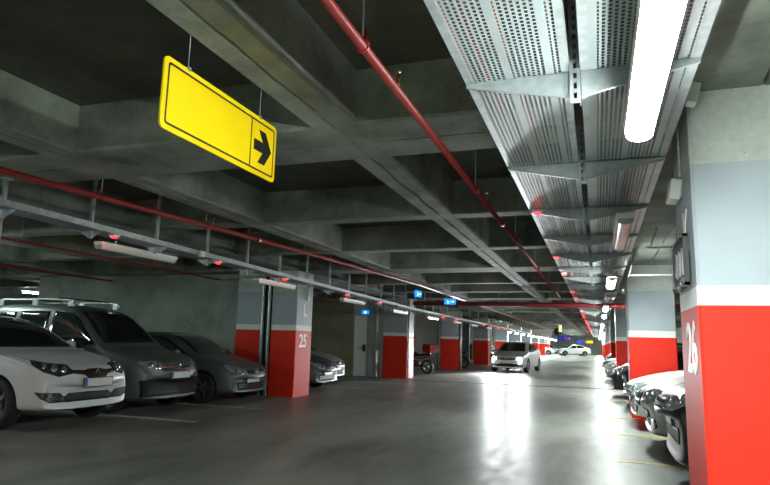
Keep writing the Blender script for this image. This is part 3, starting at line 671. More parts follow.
# far hanging signs
def plate_sign(label, loc, w_, h_, mat, rz=0, extra=None, nm='hanging_sign'):
    t = thing(nm, label, 'sign', loc, rz)
    MB().bb(-w_ / 2, w_ / 2, -0.02, 0.02, -h_ / 2, h_ / 2).build('sign_panel', mat, t, bevel=0.008)
    if extra: extra(t)
    top = hang_top(loc[0], loc[1]) - loc[2]
    mb = MB()
    for sx in (-0.35, 0.35): mb.tube([(w_ * sx, 0, h_ / 2), (w_ * sx, 0, top + 0.002)], 0.005, 6)
    mb.build('hanging_rod', M_GALV, t)
plate_sign('grey back of a wide sign hung over the far aisle', (-2.82, 34.0, 2.02), 1.05, 0.36, M_GSIGN)
plate_sign('yellow sign edge-on over the far aisle', (-1.91, 34.5, 2.28), 0.50, 0.38, M_YEL, rz=1.32)
def ex1(t):
    MB().bb(0.02, 0.18, -0.03, -0.02, -0.12, 0.12).build('magenta_field', M_MAG, t)
    MB().box((0.28, -0.025, 0), (0.16, 0.01, 0.06)).add([(0.32, -0.031, 0.12), (0.45, -0.031, 0), (0.32, -0.031, -0.12)], [(0, 1, 2)]).build('arrow', M_PLW, t)
plate_sign('blue sign with white arrow and magenta field, far away', (-2.3, 47.0, 1.90), 1.0, 0.36, M_BLUE, extra=ex1)
plate_sign('distant blue sign left of the yellow one', (-2.4, 97.0, 1.98), 1.15, 0.42, M_BLUE)
plate_sign('distant yellow sign at the far end of aisle', (-1.15, 97.0, 1.98), 1.0, 0.42, M_YEL)
o = thing('convex_mirror', 'round dark convex mirror hung beside the grey sign', 'mirror', (-2.35, 40.0, 2.20))
MB().lathe([(0.001, -0.10), (0.12, -0.09), (0.22, -0.04), (0.26, 0.0), (0.001, 0.02)], 24, axis='Y').build('mirror_dome', M_LENSD, o)
MB().tube([(0, 0.0, 0.2), (0, 0.0, hang_top(-2.35, 40) - 2.20)], 0.012, 8).build('hanging_rod', M_GALV, o)

# ------------------------------------------------------------------ cars
def interp(tab, x):
    if x <= tab[0][0]: return tab[0][1]
    for (a, va), (b, vb) in zip(tab[:-1], tab[1:]):
        if x <= b:
            f = (x - a) / (b - a); return va + (vb - va) * f
    return tab[-1][1]
def smooth(t): t = max(0.0, min(1.0, t)); return t * t * (3 - 2 * t)
class Car:
    """body lofted from stations along its length d (0 at the nose); local x = L/2 - d, y to the left, z up"""
    def __init__(s, name, label, group, P, paint, loc, rz, cat='car'):
        s.P = P; s.root = thing(name, label, cat, loc, rz, group); s.paint = paint
        L, W = P['L'], P['W']; s.L = L; s.W = W
        ds = sorted(set(P.get('ds', []) + [t[0] for t in P['top']]))
        prev = None; out = []
        for d_ in ds:
            if prev is not None and d_ - prev > 0.45:
                k = int((d_ - prev) / 0.4) + 1
                out += [prev + (d_ - prev) * j / k for j in range(1, k)]
            out.append(d_); prev = d_
        bm = bmesh.new(); rings = []
        NU = 12
        for d_ in out:
            x = L / 2 - d_; zt = interp(P['top'], d_); zsd = min(interp(P['belt'], d_), zt - 0.03); zlow = interp(P['low'], d_)
            wf = interp(P['width'], d_); w_ = W * wf; h = zt - zsd; ws = w_ * 0.955
            wa = ws - P.get('lean', 0.34) * max(0, h - 0.05)
            rr = min(h * 0.5, 0.10)
            half = [(w_ * 0.90, zlow), (w_ * 0.985, zlow + 0.07), (w_, zlow + 0.42 * (zsd - zlow)), (w_ * 0.995, zlow + 0.72 * (zsd - zlow)), (w_ * 0.985, zsd - 0.035), (ws, zsd)]
            pa = (wa, zsd + h - rr)
            half += [(ws + (pa[0] - ws) * 0.35, zsd + (pa[1] - zsd) * 0.35), (ws + (pa[0] - ws) * 0.7, zsd + (pa[1] - zsd) * 0.7), pa, (wa - min(0.12, wa * 0.2), zt - rr * 0.28), (wa * 0.55, zt - 0.012), (0, zt)]
            ring = [(x, y, z) for y, z in half] + [(x, -y, z) for y, z in reversed(half[:-1])]
            rings.append([bm.verts.new(s.deform(p)) for p in ring])
        n = len(rings[0])
        for a, b in zip(rings[:-1], rings[1:]):
            for k in range(n): bm.faces.new((a[k], a[(k + 1) % n], b[(k + 1) % n], b[k]))
        for r, sg in ((rings[0], 1), (rings[-1], -1)):   # caps as ladders so the nose and tail stay smooth
            prevL, prevR = 0, n - 1
            for k in range(0, n // 2):
                i0, i1, j0, j1 = k, k + 1, n - 1 - k, n - 2 - k
                if i1 == j1: bm.faces.new((r[i0], r[i1], r[j0]))
                elif i1 < j1: bm.faces.new((r[i0], r[i1], r[j1], r[j0]))
        bmesh.ops.recalc_face_normals(bm, faces=bm.faces)
        me = bpy.data.meshes.new('cage'); bm.to_mesh(me); bm.free()
        o = bpy.data.objects.new('cage', me); COL.objects.link(o)
        md = o.modifiers.new('s', 'SUBSURF'); md.levels = 2; md.render_levels = 2
        # wheel arches
        cut = []
        for dx in (P['wf'], P['wr']):
            for sy in (-1, 1):
                cb = MB().lathe([(0.0005, -0.17), (P['wrad'] + 0.045, -0.17), (P['wrad'] + 0.045, 0.17), (0.0005, 0.17)], 36, axis='Y')
                c_ = cb.build('cut', M_TRIM); c_.location = (L / 2 - dx, sy * (W - 0.10), P['wrad'] + 0.01); cut.append(c_)
                bo = o.modifiers.new('b', 'BOOLEAN'); bo.object = c_; bo.operation = 'DIFFERENCE'; bo.solver = 'EXACT'
        dg = DG(); dg.update()
        body = bpy.data.meshes.new_from_object(o.evaluated_get(dg))
        for m_ in list(o.modifiers)[1:]: o.modifiers.remove(m_)
        dg = DG(); dg.update()
        plain = bpy.data.meshes.new_from_object(o.evaluated_get(dg))
        bpy.data.objects.remove(o)
        for c_ in cut: bpy.data.objects.remove(c_)
        s.bvh = BVHTree.FromPolygons([v.co.copy() for v in plain.vertices], [tuple(p.vertices) for p in plain.polygons])
        body.materials.clear(); body.materials.append(paint); body.materials.append(M_TRIM)
        for p in body.polygons:
            p.use_smooth = True; p.material_index = 0
            c = p.center
            for dx in (P['wf'], P['wr']):
                r_ = math.hypot(c.x - (L / 2 - dx), c.z - P['wrad'] - 0.01)
                if r_ < P['wrad'] + 0.046 and abs(c.y) > W - 0.30:
                    p.material_index = 1; p.use_smooth = False
            if c.z < interp(P['low'], L / 2 - c.x) + 0.035: p.material_index = 1
        s.body = bpy.data.objects.new('body', body); COL.objects.link(s.body); s.body.parent = s.root
        sm = s.body.modifiers.new('wn', 'EDGE_SPLIT'); sm.split_angle = math.radians(38)
    def deform(s, p):
        x, y, z = p; L, W = s.L, s.W
        t = smooth((x - (L / 2 - 0.75)) / 0.75); tb = smooth((-x - (L / 2 - 0.5)) / 0.5); q = abs(y) / W
        return (x - s.P.get('bow', 0.20) * t * q ** 2.2 + s.P.get('bowr', 0.12) * tb * q ** 2.2, y, z)
    def decal(s, name, poly, mat, view, eps=0.004, grid=0.045, parent=None, thick=0.006, mirror=False):
        """2D outline projected on the body. view: 'L'/'R' side (d, z); 'F'/'B' front/back (y, z); ('A', deg) oblique from the front at an angle (u, z)"""
        obs = []
        for side in ((1, -1) if mirror else (1,)):
            bm = bmesh.new(); vs = [bm.verts.new((u, v, 0)) for u, v in poly]; bm.faces.new(vs)
            u0, u1 = min(p[0] for p in poly), max(p[0] for p in poly); v0, v1 = min(p[1] for p in poly), max(p[1] for p in poly)
            for ax, a, b in ((0, u0, u1), (1, v0, v1)):
                k = max(1, int((b - a) / grid))
                for j in range(1, k):
                    co = [0, 0, 0]; no = [0, 0, 0]; co[ax] = a + (b - a) * j / k; no[ax] = 1
                    bmesh.ops.bisect_plane(bm, geom=bm.verts[:] + bm.edges[:] + bm.faces[:], plane_co=co, plane_no=no)
            bmesh.ops.triangulate(bm, faces=[f for f in bm.faces if len(f.verts) > 4])
            dead = []
            for v in bm.verts:
                u, z = v.co.x, v.co.y + (s.P.get('dz', 0) if view != 'T' else 0)
                if view == 'S': org = Vector((s.L / 2 - u, 3 * side, z)); dr = Vector((0, -side, 0))
                elif view == 'F': org = Vector((5, u, z)); dr = Vector((-1, 0, 0))
                elif view == 'B': org = Vector((-5, u, z)); dr = Vector((1, 0, 0))
                elif view == 'T': org = Vector((s.L / 2 - u, z * side, 3)); dr = Vector((0, 0, -1))
                else:
                    a = math.radians(view[1]); sg = 1 if view[0] == 'A' else -1
                    dr = Vector((-sg * math.cos(a), -side * math.sin(a), 0))
                    U = Vector((-sg * math.sin(a), side * math.cos(a), 0))      # towards the car's flank
                    org = Vector((sg * s.L / 2, side * s.W, 0)) - dr * 3 + U * u + Vector((0, 0, z))
                hit, nrm, _, _ = s.bvh.ray_cast(org, dr)
                if hit is None: dead.append(v); continue
                if nrm.dot(dr) > 0: nrm = -nrm
                v.co = hit + nrm * eps
            if dead: bmesh.ops.delete(bm, geom=dead, context='VERTS')
            if not bm.faces: bm.free(); continue
            bmesh.ops.recalc_face_normals(bm, faces=bm.faces)
            c = sum((f.normal.dot(Vector((f.calc_center_median().x * 0.3, f.calc_center_median().y, f.calc_center_median().z * 0.2 - 0.05))) for f in bm.faces))
            me = bpy.data.meshes.new(name); bm.to_mesh(me); bm.free(); me.materials.append(mat)
            for p in me.polygons: p.use_smooth = True
            o = bpy.data.objects.new(name, me); COL.objects.link(o); o.parent = parent if parent is not None else s.root
            if thick:
                sd = o.modifiers.new('t', 'SOLIDIFY'); sd.thickness = thick; sd.offset = 0
            obs.append(o)
        return obs
    def reflectors(s, spots, ang):
        for u, z, r in spots:
            s.decal('lamp_reflector', [(u + r * math.cos(a), z + r * math.sin(a)) for a in [2 * math.pi * k / 14 for k in range(14)]], M_REFL, ('A', ang), eps=0.009, mirror=True, grid=0.06)
    def line(s, name, pts, wd, mat, view, mirror=True, parent=None, eps=0.0015):
        out = []
        L_ = []; R_ = []
        for i, p in enumerate(pts):
            a = pts[max(0, i - 1)]; b = pts[min(len(pts) - 1, i + 1)]; dx, dy = b[0] - a[0], b[1] - a[1]; l = math.hypot(dx, dy)
            L_.append((p[0] - dy / l * wd / 2, p[1] + dx / l * wd / 2)); R_.append((p[0] + dy / l * wd / 2, p[1] - dx / l * wd / 2))
        return s.decal(name, L_ + R_[::-1], mat, view, eps=eps, grid=0.05, mirror=mirror, parent=parent, thick=0)
    def wheels(s, spokes=5, rim=M_RIM):
        r = s.P['wrad']; proto = None
        for dx in (s.P['wf'], s.P['wr']):
            for sy in (-1, 1):
                loc = (s.L / 2 - dx, sy * (s.W - 0.115), r); 
                if proto is None:
                    t = MB().lathe([(r * 0.68, -0.10), (r * 0.9, -0.105), (r * 0.98, -0.085), (r, -0.06), (r, 0.06), (r * 0.98, 0.085), (r * 0.9, 0.105), (r * 0.68, 0.10)], 36, axis='Y', closed=True).build('tyre', M_TYRE, s.root)
                    mb = MB().lathe([(r * 0.69, 0.10), (r * 0.66, 0.098), (r * 0.62, 0.07), (r * 0.62, -0.08), (r * 0.69, -0.09)], 32, axis='Y')
                    mb.lathe([(0.0005, 0.05), (r * 0.14, 0.055), (r * 0.20, 0.04), (r * 0.20, 0.0)], 20, axis='Y')
                    for k in range(spokes):
                        a = 2 * math.pi * k / spokes
                        R_ = Matrix.Rotation(-a, 3, 'Y')
                        vs = [R_ @ Vector(v) for v in ((r * 0.12, 0.03, -0.035), (r * 0.66, 0.085, -0.028), (r * 0.66, 0.085, 0.028), (r * 0.12, 0.03, 0.035), (r * 0.12, 0.06, -0.025), (r * 0.66, 0.10, -0.018), (r * 0.66, 0.10, 0.018), (r * 0.12, 0.06, 0.025))]
                        mb.add(vs, [(0, 1, 2, 3), (4, 5, 6, 7), (0, 1, 5, 4), (1, 2, 6, 5), (2, 3, 7, 6), (3, 0, 4, 7)])
                    rm = mb.build('rim', rim, t)
                    MB().lathe([(0.0005, -0.02), (r * 0.6, -0.02), (r * 0.6, -0.03), (0.0005, -0.03)], 24, axis='Y').build('brake_disc', M_STEELD, t)
                    proto = t; t.location = loc
                    t.rotation_euler = (0, 0, math.pi if sy < 0 else 0)
                else:
                    c = copy_tree(proto, s.root, loc, math.pi if sy < 0 else 0)
    def mirrors(s, d_, z, mat):
        z += s.P.get('dz', 0)
        for sy in (-1, 1):
            hit, nrm, _, _ = s.bvh.ray_cast(Vector((s.L / 2 - d_, sy * 3, z)), Vector((0, -sy, 0)))
            y0 = abs(hit.y) if hit else s.W * 0.85
            mb = MB(); prof = [(0.002, -0.02), (0.055, 0.0), (0.075, 0.05), (0.078, 0.12), (0.06, 0.18), (0.002, 0.20)]
            n = 14; vs = []
            for r_, h in prof:
                for k in range(n):
                    a = 2 * math.pi * k / n; vs.append((s.L / 2 - d_ + r_ * 0.75 * math.cos(a), sy * (y0 + 0.02 + h), z + 0.05 + r_ * 0.95 * math.sin(a)))
            mb.add(vs, [(i * n + k, i * n + (k + 1) % n, (i + 1) * n + (k + 1) % n, (i + 1) * n + k) for i in range(len(prof) - 1) for k in range(n)], 0, True)
            mb.box((s.L / 2 - d_, sy * (y0 + 0.015), z + 0.02), (0.06, 0.08, 0.03))
            mb.build('side_mirror', mat, s.root)
    def plate(s, z, front=True, yoff=0.0, w_=0.52, h_=0.11):
        sg = 1 if front else -1; z += s.P.get('dz', 0)
        hit, nrm, _, _ = s.bvh.ray_cast(Vector((5 * sg, yoff, z)), Vector((-sg, 0, 0)))
        hx = hit.x if hit else sg * s.L / 2
        tilt = 0
        p = MB().box((0, 0, 0), (0.012, w_, h_)).build('number_plate', M_PLATE, s.root, bevel=0.003, loc=(hx + sg * 0.012, yoff, z))
        MB().box((sg * 0.007, -sg * (w_ / 2 - 0.025), 0), (0.003, 0.045, h_ - 0.01)).build('plate_strip', M_PBLUE, p)
        MB().box((-sg * 0.004, 0, 0), (0.012, w_ + 0.024, h_ + 0.024)).build('plate_holder', M_TRIM, p)
    def badge(s, kind, z, mat=M_CHROME):
        z += s.P.get('dz', 0)
        hit, nrm, _, _ = s.bvh.ray_cast(Vector((5, 0, z)), Vector((-1, 0, 0)))
        x = hit.x + 0.014; mb = MB()
        def ring(cy, cz, r, t): mb.tube([(x, cy + math.cos(a) * r, cz + math.sin(a) * r) for a in [2 * math.pi * k / 20 for k in range(21)]], t, 6)
        if kind == 'diamond':
            o_ = [(0, 0.085), (0.055, 0), (0, -0.085), (-0.055, 0)]; i_ = [(0, 0.045), (0.027, 0), (0, -0.045), (-0.027, 0)]
            vs = [(x, a, z + b) for a, b in o_] + [(x + 0.012, a * 0.8, z + b * 0.8) for a, b in o_] + [(x, a, z + b) for a, b in i_]
            mb.add(vs, [(k, (k + 1) % 4, 4 + (k + 1) % 4, 4 + k) for k in range(4)] + [(4 + k, 4 + (k + 1) % 4, 8 + (k + 1) % 4, 8 + k) for k in range(4)])
        elif kind == 'rings':
            for k in range(4): ring((k - 1.5) * 0.068, z, 0.045, 0.006)
        else: ring(0, z, 0.055, 0.008); mb.box((x, 0, z), (0.008, 0.06, 0.02))
        mb.build('badge', mat, s.root)

def window_set(c, F, S, B=None, glass=M_GLASS):
    c.decal('windscreen', F, glass, 'F', grid=0.05)
    for p in S: c.decal('side_window', p, glass, 'S', mirror=True, grid=0.06)
    if B: c.decal('rear_window', B, glass, 'B', grid=0.05)
def sym(half): return [(y, z) for y, z in half] + [(-y, z) for y, z in reversed(half)]

SEDAN = dict(L=4.62, W=0.905, wf=0.93, wr=3.62, wrad=0.325, lean=0.36, bow=0.27, bowr=0.16,
    top=[(0, 0.52), (0.03, 0.66), (0.10, 0.765), (0.28, 0.835), (0.7, 0.925), (1.05, 0.975), (1.22, 1.0), (1.5, 1.18), (1.85, 1.38), (2.15, 1.475), (2.6, 1.52), (3.0, 1.50), (3.4, 1.41), (3.8, 1.23), (4.05, 1.12), (4.45, 1.10), (4.57, 1.02), (4.62, 0.75)],
    belt=[(0, 0.46), (0.1, 0.68), (0.28, 0.76), (1.0, 0.90), (1.5, 0.945), (3.6, 1.03), (4.4, 1.05), (4.62, 0.7)],
    low=[(0, 0.22), (0.15, 0.19), (0.6, 0.19), (4.1, 0.20), (4.62, 0.28)],
    width=[(0, 0.83), (0.1, 0.90), (0.3, 0.955), (0.7, 0.99), (1.2, 1.0), (3.6, 1.0), (4.2, 0.97), (4.5, 0.92), (4.62, 0.86)])
SEDAN_TALL = dict(SEDAN, dz=0.07, wrad=0.345, top=[(d_, z + 0.07) for d_, z in SEDAN['top']], belt=[(d_, z + 0.07) for d_, z in SEDAN['belt']], low=[(d_, z + 0.045) for d_, z in SEDAN['low']])
def build_sedan(name, label, group, paint, loc, rz, P=SEDAN, style='diamond', lens=M_LENS, detail=2):
    c = Car(name, label, group, P, paint, loc, rz)
    window_set(c, sym([(0.64, 1.02), (0.66, 1.05), (0.60, 1.22), (0.535, 1.40), (0.48, 1.44), (0.0001, 1.462)]),
        [[(1.42, 1.005), (1.62, 1.13), (1.95, 1.31), (2.2, 1.385), (2.52, 1.405), (2.50, 1.03)], [(2.58, 1.035), (2.60, 1.405), (3.0, 1.395), (3.36, 1.30), (3.62, 1.15), (3.50, 1.09)]],
        sym([(0.60, 1.16), (0.52, 1.40), (0.0001, 1.43)]))
    c.wheels(5)
    if style == 'diamond':
        # swept lamps, dark grille band dipping round the badge, wide lower intake and fog corners
        c.decal('headlamp', [(-0.34, 0.69), (-0.22, 0.80), (0.02, 0.825), (0.24, 0.865), (0.20, 0.80), (0.06, 0.71), (-0.14, 0.645)], lens, ('A', 42), mirror=True, grid=0.03)
        c.decal('grille', [(0.60, 0.71), (0.60, 0.745), (0.20, 0.725), (0.10, 0.745), (-0.10, 0.745), (-0.20, 0.725), (-0.60, 0.745), (-0.60, 0.71), (-0.22, 0.665), (-0.13, 0.60), (0.13, 0.60), (0.22, 0.665)], M_TRIM, 'F', grid=0.03)
        c.decal('lower_intake', [(0.40, 0.295), (0.44, 0.37), (0.36, 0.42), (-0.36, 0.42), (-0.44, 0.37), (-0.40, 0.295)], M_TRIM, 'F', grid=0.04)
        c.decal('fog_lamp_recess', [(-0.36, 0.30), (-0.22, 0.43), (0.10, 0.45), (0.02, 0.36), (-0.10, 0.30)], M_LENSD, ('A', 35), mirror=True, grid=0.03)
        c.badge('diamond', 0.675); c.plate(0.56); c.reflectors([(-0.19, 0.735, 0.04), (-0.07, 0.755, 0.042), (0.05, 0.785, 0.03)], 42)
    elif style == 'rings':
        c.decal('headlamp', [(-0.34, 0.60), (-0.36, 0.72), (-0.20, 0.775), (0.12, 0.80), (0.14, 0.74), (0.0, 0.64), (-0.18, 0.585)], lens, ('A', 38), mirror=True, grid=0.03)
        g = c.decal('grille', [(0.28, 0.30), (0.33, 0.45), (0.33, 0.66), (0.28, 0.73), (-0.28, 0.73), (-0.33, 0.66), (-0.33, 0.45), (-0.28, 0.30)], M_TRIM, 'F', grid=0.04)[0]
        for k in range(7): c.line('grille_bar', [(-0.30, 0.34 + 0.055 * k), (0.30, 0.34 + 0.055 * k)], 0.014, M_CHROME, 'F', mirror=False, parent=None, eps=0.012)
        c.decal('fog_lamp_recess', [(-0.32, 0.28), (-0.32, 0.42), (0.0, 0.42), (0.02, 0.33), (-0.1, 0.28)], M_LENSD, ('A', 35), mirror=True, grid=0.03)
        c.badge('rings', 0.66); c.plate(0.47); c.reflectors([(-0.25, 0.67, 0.05), (-0.12, 0.695, 0.045)], 38)
    else:
        c.decal('headlamp', [(-0.34, 0.60), (-0.36, 0.70), (-0.20, 0.755), (0.12, 0.80), (0.14, 0.76), (0.0, 0.66), (-0.18, 0.60)], lens, ('A', 38), mirror=True, grid=0.03)
        c.decal('grille', [(0.42, 0.61), (0.46, 0.71), (-0.46, 0.71), (-0.42, 0.61)], M_TRIM, 'F', grid=0.04)
        for k in range(2): c.line('grille_bar', [(-0.42, 0.64 + 0.04 * k), (0.42, 0.64 + 0.04 * k)], 0.012, M_CHROME, 'F', mirror=False, eps=0.012)
        c.decal('lower_intake', [(0.56, 0.28), (0.60, 0.42), (-0.60, 0.42), (-0.56, 0.28)], M_TRIM, 'F', grid=0.04)
        c.decal('fog_lamp_recess', [(-0.30, 0.28), (-0.30, 0.42), (0.02, 0.42), (0.0, 0.30)], M_LENSD, ('A', 35), mirror=True, grid=0.03)
        c.badge('disc', 0.665); c.plate(0.50); c.reflectors([(-0.25, 0.665, 0.04), (-0.12, 0.69, 0.04)], 38)
    c.decal('tail_lamp', [(-0.26, 0.82), (-0.28, 1.0), (0.05, 1.02), (0.15, 0.95), (0.02, 0.84)], M_REDL, ('Z', 38), mirror=True, grid=0.04)
    c.plate(0.85, front=False)
    c.mirrors(1.62, 1.0, paint)
    if detail > 1:
        c.line('door_seam', [(1.30, 0.28), (1.27, 0.6), (1.33, 0.93)], 0.008, M_SEAM, 'S')
        c.line('door_seam', [(2.52, 0.26), (2.54, 1.02)], 0.008, M_SEAM, 'S')
        c.line('door_seam', [(3.25, 0.45), (3.42, 0.75), (3.55, 1.05)], 0.008, M_SEAM, 'S')
        c.line('bonnet_seam', [(0.25, 0.70), (0.7, 0.74), (1.25, 0.80)], 0.008, M_SEAM, 'T')
        for dd in (2.35, 3.35): c.decal('door_handle', [(dd - 0.09, 0.86), (dd - 0.09, 0.885), (dd + 0.09, 0.89), (dd + 0.09, 0.865)], paint, 'S', eps=0.02, mirror=True, thick=0.03)
    return c

P_WHITE = car_paint('white_car_paint', (0.62, 0.66, 0.67), 0.1, 0.25)
P_GREYM = car_paint('grey_van_paint', (0.13, 0.145, 0.14), 0.5, 0.32)
P_DARK = car_paint('dark_green_grey_paint', (0.10, 0.13, 0.125), 0.5, 0.3)
P_SIL = car_paint('silver_paint', (0.52, 0.54, 0.53), 0.65, 0.28)
P_SILB = car_paint('bright_silver_paint', (0.66, 0.69, 0.70), 0.55, 0.28)
P_BLACK = car_paint('black_paint', (0.012, 0.012, 0.016), 0.2, 0.2)
P_ANTH = car_paint('anthracite_paint', (0.06, 0.07, 0.075), 0.5, 0.25)

NOSE_L = -6.78
c = build_sedan('sedan_car', 'white sedan parked nose-out at the left picture edge', 'cars parked on the left', P_WHITE, (-7.08 - 2.31 * 1.04, 7.44, 0), 0.0, lens=M_LENSD, P=SEDAN_TALL); c.root.scale = (1.04, 1.04, 1.04)
VAN = dict(L=4.38, W=0.885, wf=0.88, wr=3.68, wrad=0.33, lean=0.17, bow=0.24, bowr=0.05,
    top=[(0, 0.58), (0.03, 0.76), (0.12, 0.90), (0.35, 0.99), (0.75, 1.07), (1.0, 1.12), (1.12, 1.16), (1.4, 1.42), (1.68, 1.66), (1.95, 1.83), (2.3, 1.91), (3.0, 1.94), (3.9, 1.92), (4.25, 1.86), (4.34, 1.6), (4.38, 1.1)],
    belt=[(0, 0.52), (0.12, 0.80), (0.35, 0.90), (1.0, 1.03), (1.5, 1.08), (4.1, 1.12), (4.38, 1.0)],
    low=[(0, 0.24), (0.15, 0.21), (4.1, 0.22), (4.38, 0.32)],
    width=[(0, 0.85), (0.12, 0.93), (0.4, 0.985), (1.0, 1.0), (3.9, 1.0), (4.3, 0.975), (4.38, 0.94)])
c = Car('van_car', 'dark grey high-roof van with roof rails beside white sedan', 'cars parked on the left', VAN, P_GREYM, (-7.25 - 2.19, 9.60, 0), 0.0)
window_set(c, sym([(0.70, 1.20), (0.68, 1.40), (0.62, 1.62), (0.58, 1.76), (0.0001, 1.80)]),
    [[(1.28, 1.17), (1.45, 1.32), (1.78, 1.62), (2.0, 1.74), (2.42, 1.77), (2.42, 1.14)], [(2.52, 1.14), (2.52, 1.77), (3.25, 1.77), (3.25, 1.15)], [(3.36, 1.18), (3.36, 1.75), (3.95, 1.72), (4.05, 1.60), (4.02, 1.20)]],
    sym([(0.66, 1.22), (0.66, 1.70), (0.0001, 1.74)]))
c.wheels(5)
c.decal('headlamp', [(-0.33, 0.72), (-0.34, 0.84), (-0.22, 0.905), (0.06, 0.93), (0.12, 0.89), (0.02, 0.78), (-0.12, 0.71)], M_LENS, ('A', 35), mirror=True, grid=0.03)
c.decal('grille', [(0.46, 0.74), (0.50, 0.82), (-0.50, 0.82), (-0.46, 0.74)], M_TRIM, 'F', grid=0.04)
for k in range(2): c.line('grille_bar', [(-0.46, 0.765 + 0.03 * k), (0.46, 0.765 + 0.03 * k)], 0.008, M_CHROME, 'F', mirror=False, eps=0.012)
c.decal('bumper_trim', [(0.78, 0.30), (0.80, 0.58), (0.5, 0.62), (-0.5, 0.62), (-0.80, 0.58), (-0.78, 0.30)], M_TRIM, 'F', grid=0.04, eps=0.003)
c.badge('disc', 0.80); c.plate(0.66); c.reflectors([(-0.24, 0.80, 0.05), (-0.10, 0.83, 0.045)], 35); c.mirrors(1.55, 1.12, M_TRIM)
c.line('door_seam', [(1.22, 0.28), (1.20, 0.7), (1.26, 1.12)], 0.008, M_SEAM, 'S'); c.line('door_seam', [(2.47, 0.28), (2.47, 1.76)], 0.008, M_SEAM, 'S'); c.line('door_seam', [(3.30, 0.5), (3.30, 1.76)], 0.008, M_SEAM, 'S')
for sy in (-1, 1):
    mb = MB().tube([(2.19 - 2.05, sy * 0.57, 1.90), (2.19 - 2.15, sy * 0.57, 1.985), (2.19 - 2.6, sy * 0.57, 2.005), (2.19 - 3.9, sy * 0.57, 2.0), (2.19 - 4.05, sy * 0.57, 1.975), (2.19 - 4.12, sy * 0.57, 1.88)], 0.017, 8)
    for d_ in (2.2, 3.1, 4.0): mb.box((2.19 - d_, sy * 0.57, 1.93), (0.12, 0.035, 0.11))
    mb.build('roof_rail', M_GALV, c.root)
for d_ in (2.5, 3.7): MB().tube([(2.19 - d_, -0.58, 2.025), (2.19 - d_, 0.58, 2.025)], 0.018, 8).build('cross_bar', M_STEELD, c.root)

HATCH = dict(L=4.25, W=0.87, wf=0.86, wr=3.40, wrad=0.31, lean=0.36, bow=0.28, bowr=0.10,
    top=[(0, 0.50), (0.03, 0.62), (0.10, 0.71), (0.3, 0.80), (0.65, 0.89), (0.95, 0.95), (1.08, 0.98), (1.35, 1.14), (1.7, 1.34), (2.0, 1.43), (2.4, 1.46), (3.2, 1.44), (3.7, 1.38), (3.95, 1.20), (4.15, 0.98), (4.25, 0.7)],
    belt=[(0, 0.44), (0.1, 0.62), (0.3, 0.72), (1.0, 0.87), (1.5, 0.91), (3.6, 0.98), (4.25, 0.65)],
    low=[(0, 0.21), (0.15, 0.18), (3.9, 0.19), (4.25, 0.28)],
    width=[(0, 0.82), (0.1, 0.90), (0.35, 0.965), (0.8, 1.0), (3.5, 1.0), (4.0, 0.96), (4.25, 0.88)])
SUV = dict(HATCH, dz=0.17, wrad=0.36, top=[(d_, z + 0.17) for d_, z in HATCH['top']], belt=[(d_, z + 0.17) for d_, z in HATCH['belt']], low=[(d_, z + 0.06) for d_, z in HATCH['low']])
def build_hatch(name, label, group, paint, loc, rz, style='slots', detail=2, P=HATCH):
    c = Car(name, label, group, P, paint, loc, rz)
    window_set(c, sym([(0.62, 1.0), (0.58, 1.18), (0.52, 1.34), (0.47, 1.39), (0.0001, 1.41)]),
        [[(1.30, 0.985), (1.55, 1.12), (1.85, 1.27), (2.1, 1.335), (2.45, 1.35), (2.42, 0.98)], [(2.50, 0.985), (2.53, 1.35), (3.0, 1.345), (3.35, 1.29), (3.55, 1.10), (3.45, 1.02)]],
        sym([(0.58, 1.06), (0.54, 1.30), (0.0001, 1.34)]))
    c.wheels(6)
    c.decal('headlamp', [(-0.34, 0.57), (-0.35, 0.67), (-0.18, 0.72), (0.15, 0.79), (0.17, 0.76), (0.02, 0.64), (-0.16, 0.57)], M_LENS, ('A', 40), mirror=True, grid=0.03)
    if style == 'slots':
        for sy in (-1, 1):
            c.decal('grille_slot', [(sy * 0.06, 0.60), (sy * 0.08, 0.665), (sy * 0.30, 0.675), (sy * 0.34, 0.61)], M_TRIM, 'F', grid=0.03)
    else:
        c.decal('grille', [(0.38, 0.57), (0.42, 0.67), (-0.42, 0.67), (-0.38, 0.57)], M_TRIM, 'F', grid=0.04)
        for k in range(3): c.line('grille_bar', [(-0.38, 0.59 + 0.028 * k), (0.38, 0.59 + 0.028 * k)], 0.008, M_CHROME, 'F', mirror=False, eps=0.012)
    c.decal('lower_intake', [(0.50, 0.27), (0.54, 0.42), (-0.54, 0.42), (-0.50, 0.27)], M_TRIM, 'F', grid=0.04)
    c.decal('tail_lamp', [(-0.26, 0.76), (-0.28, 0.95), (0.02, 0.97), (0.05, 0.80)], M_REDL, ('Z', 38), mirror=True, grid=0.04)
    c.reflectors([(-0.24, 0.63, 0.042), (-0.11, 0.665, 0.038)], 40); c.badge('disc', 0.64); c.plate(0.47); c.plate(0.72, front=False); c.mirrors(1.48, 0.97, paint)
    if detail > 1:
        c.line('door_seam', [(1.20, 0.28), (1.18, 0.6), (1.25, 0.93)], 0.008, M_SEAM, 'S'); c.line('door_seam', [(2.46, 0.26), (2.48, 0.98)], 0.008, M_SEAM, 'S')
    return c
build_hatch('sedan_car', 'dark green-grey sedan parked between the van and pillar 25', 'cars parked on the left', P_DARK, (-6.95 - 2.125, 11.85, 0), 0.0)
c15 = build_hatch('hatchback_car', 'anthracite hatchback with its nose showing behind pillar 25', 'cars parked on the left', P_ANTH, (-6.85 - 2.125, 15.6, 0), 0.0, style='bars')
build_hatch('hatchback_car', 'silver hatchback parked deeper beyond the anthracite car', 'cars parked on the left', P_SIL, (-7.75 - 2.125, 18.3, 0), 0.0, style='bars')
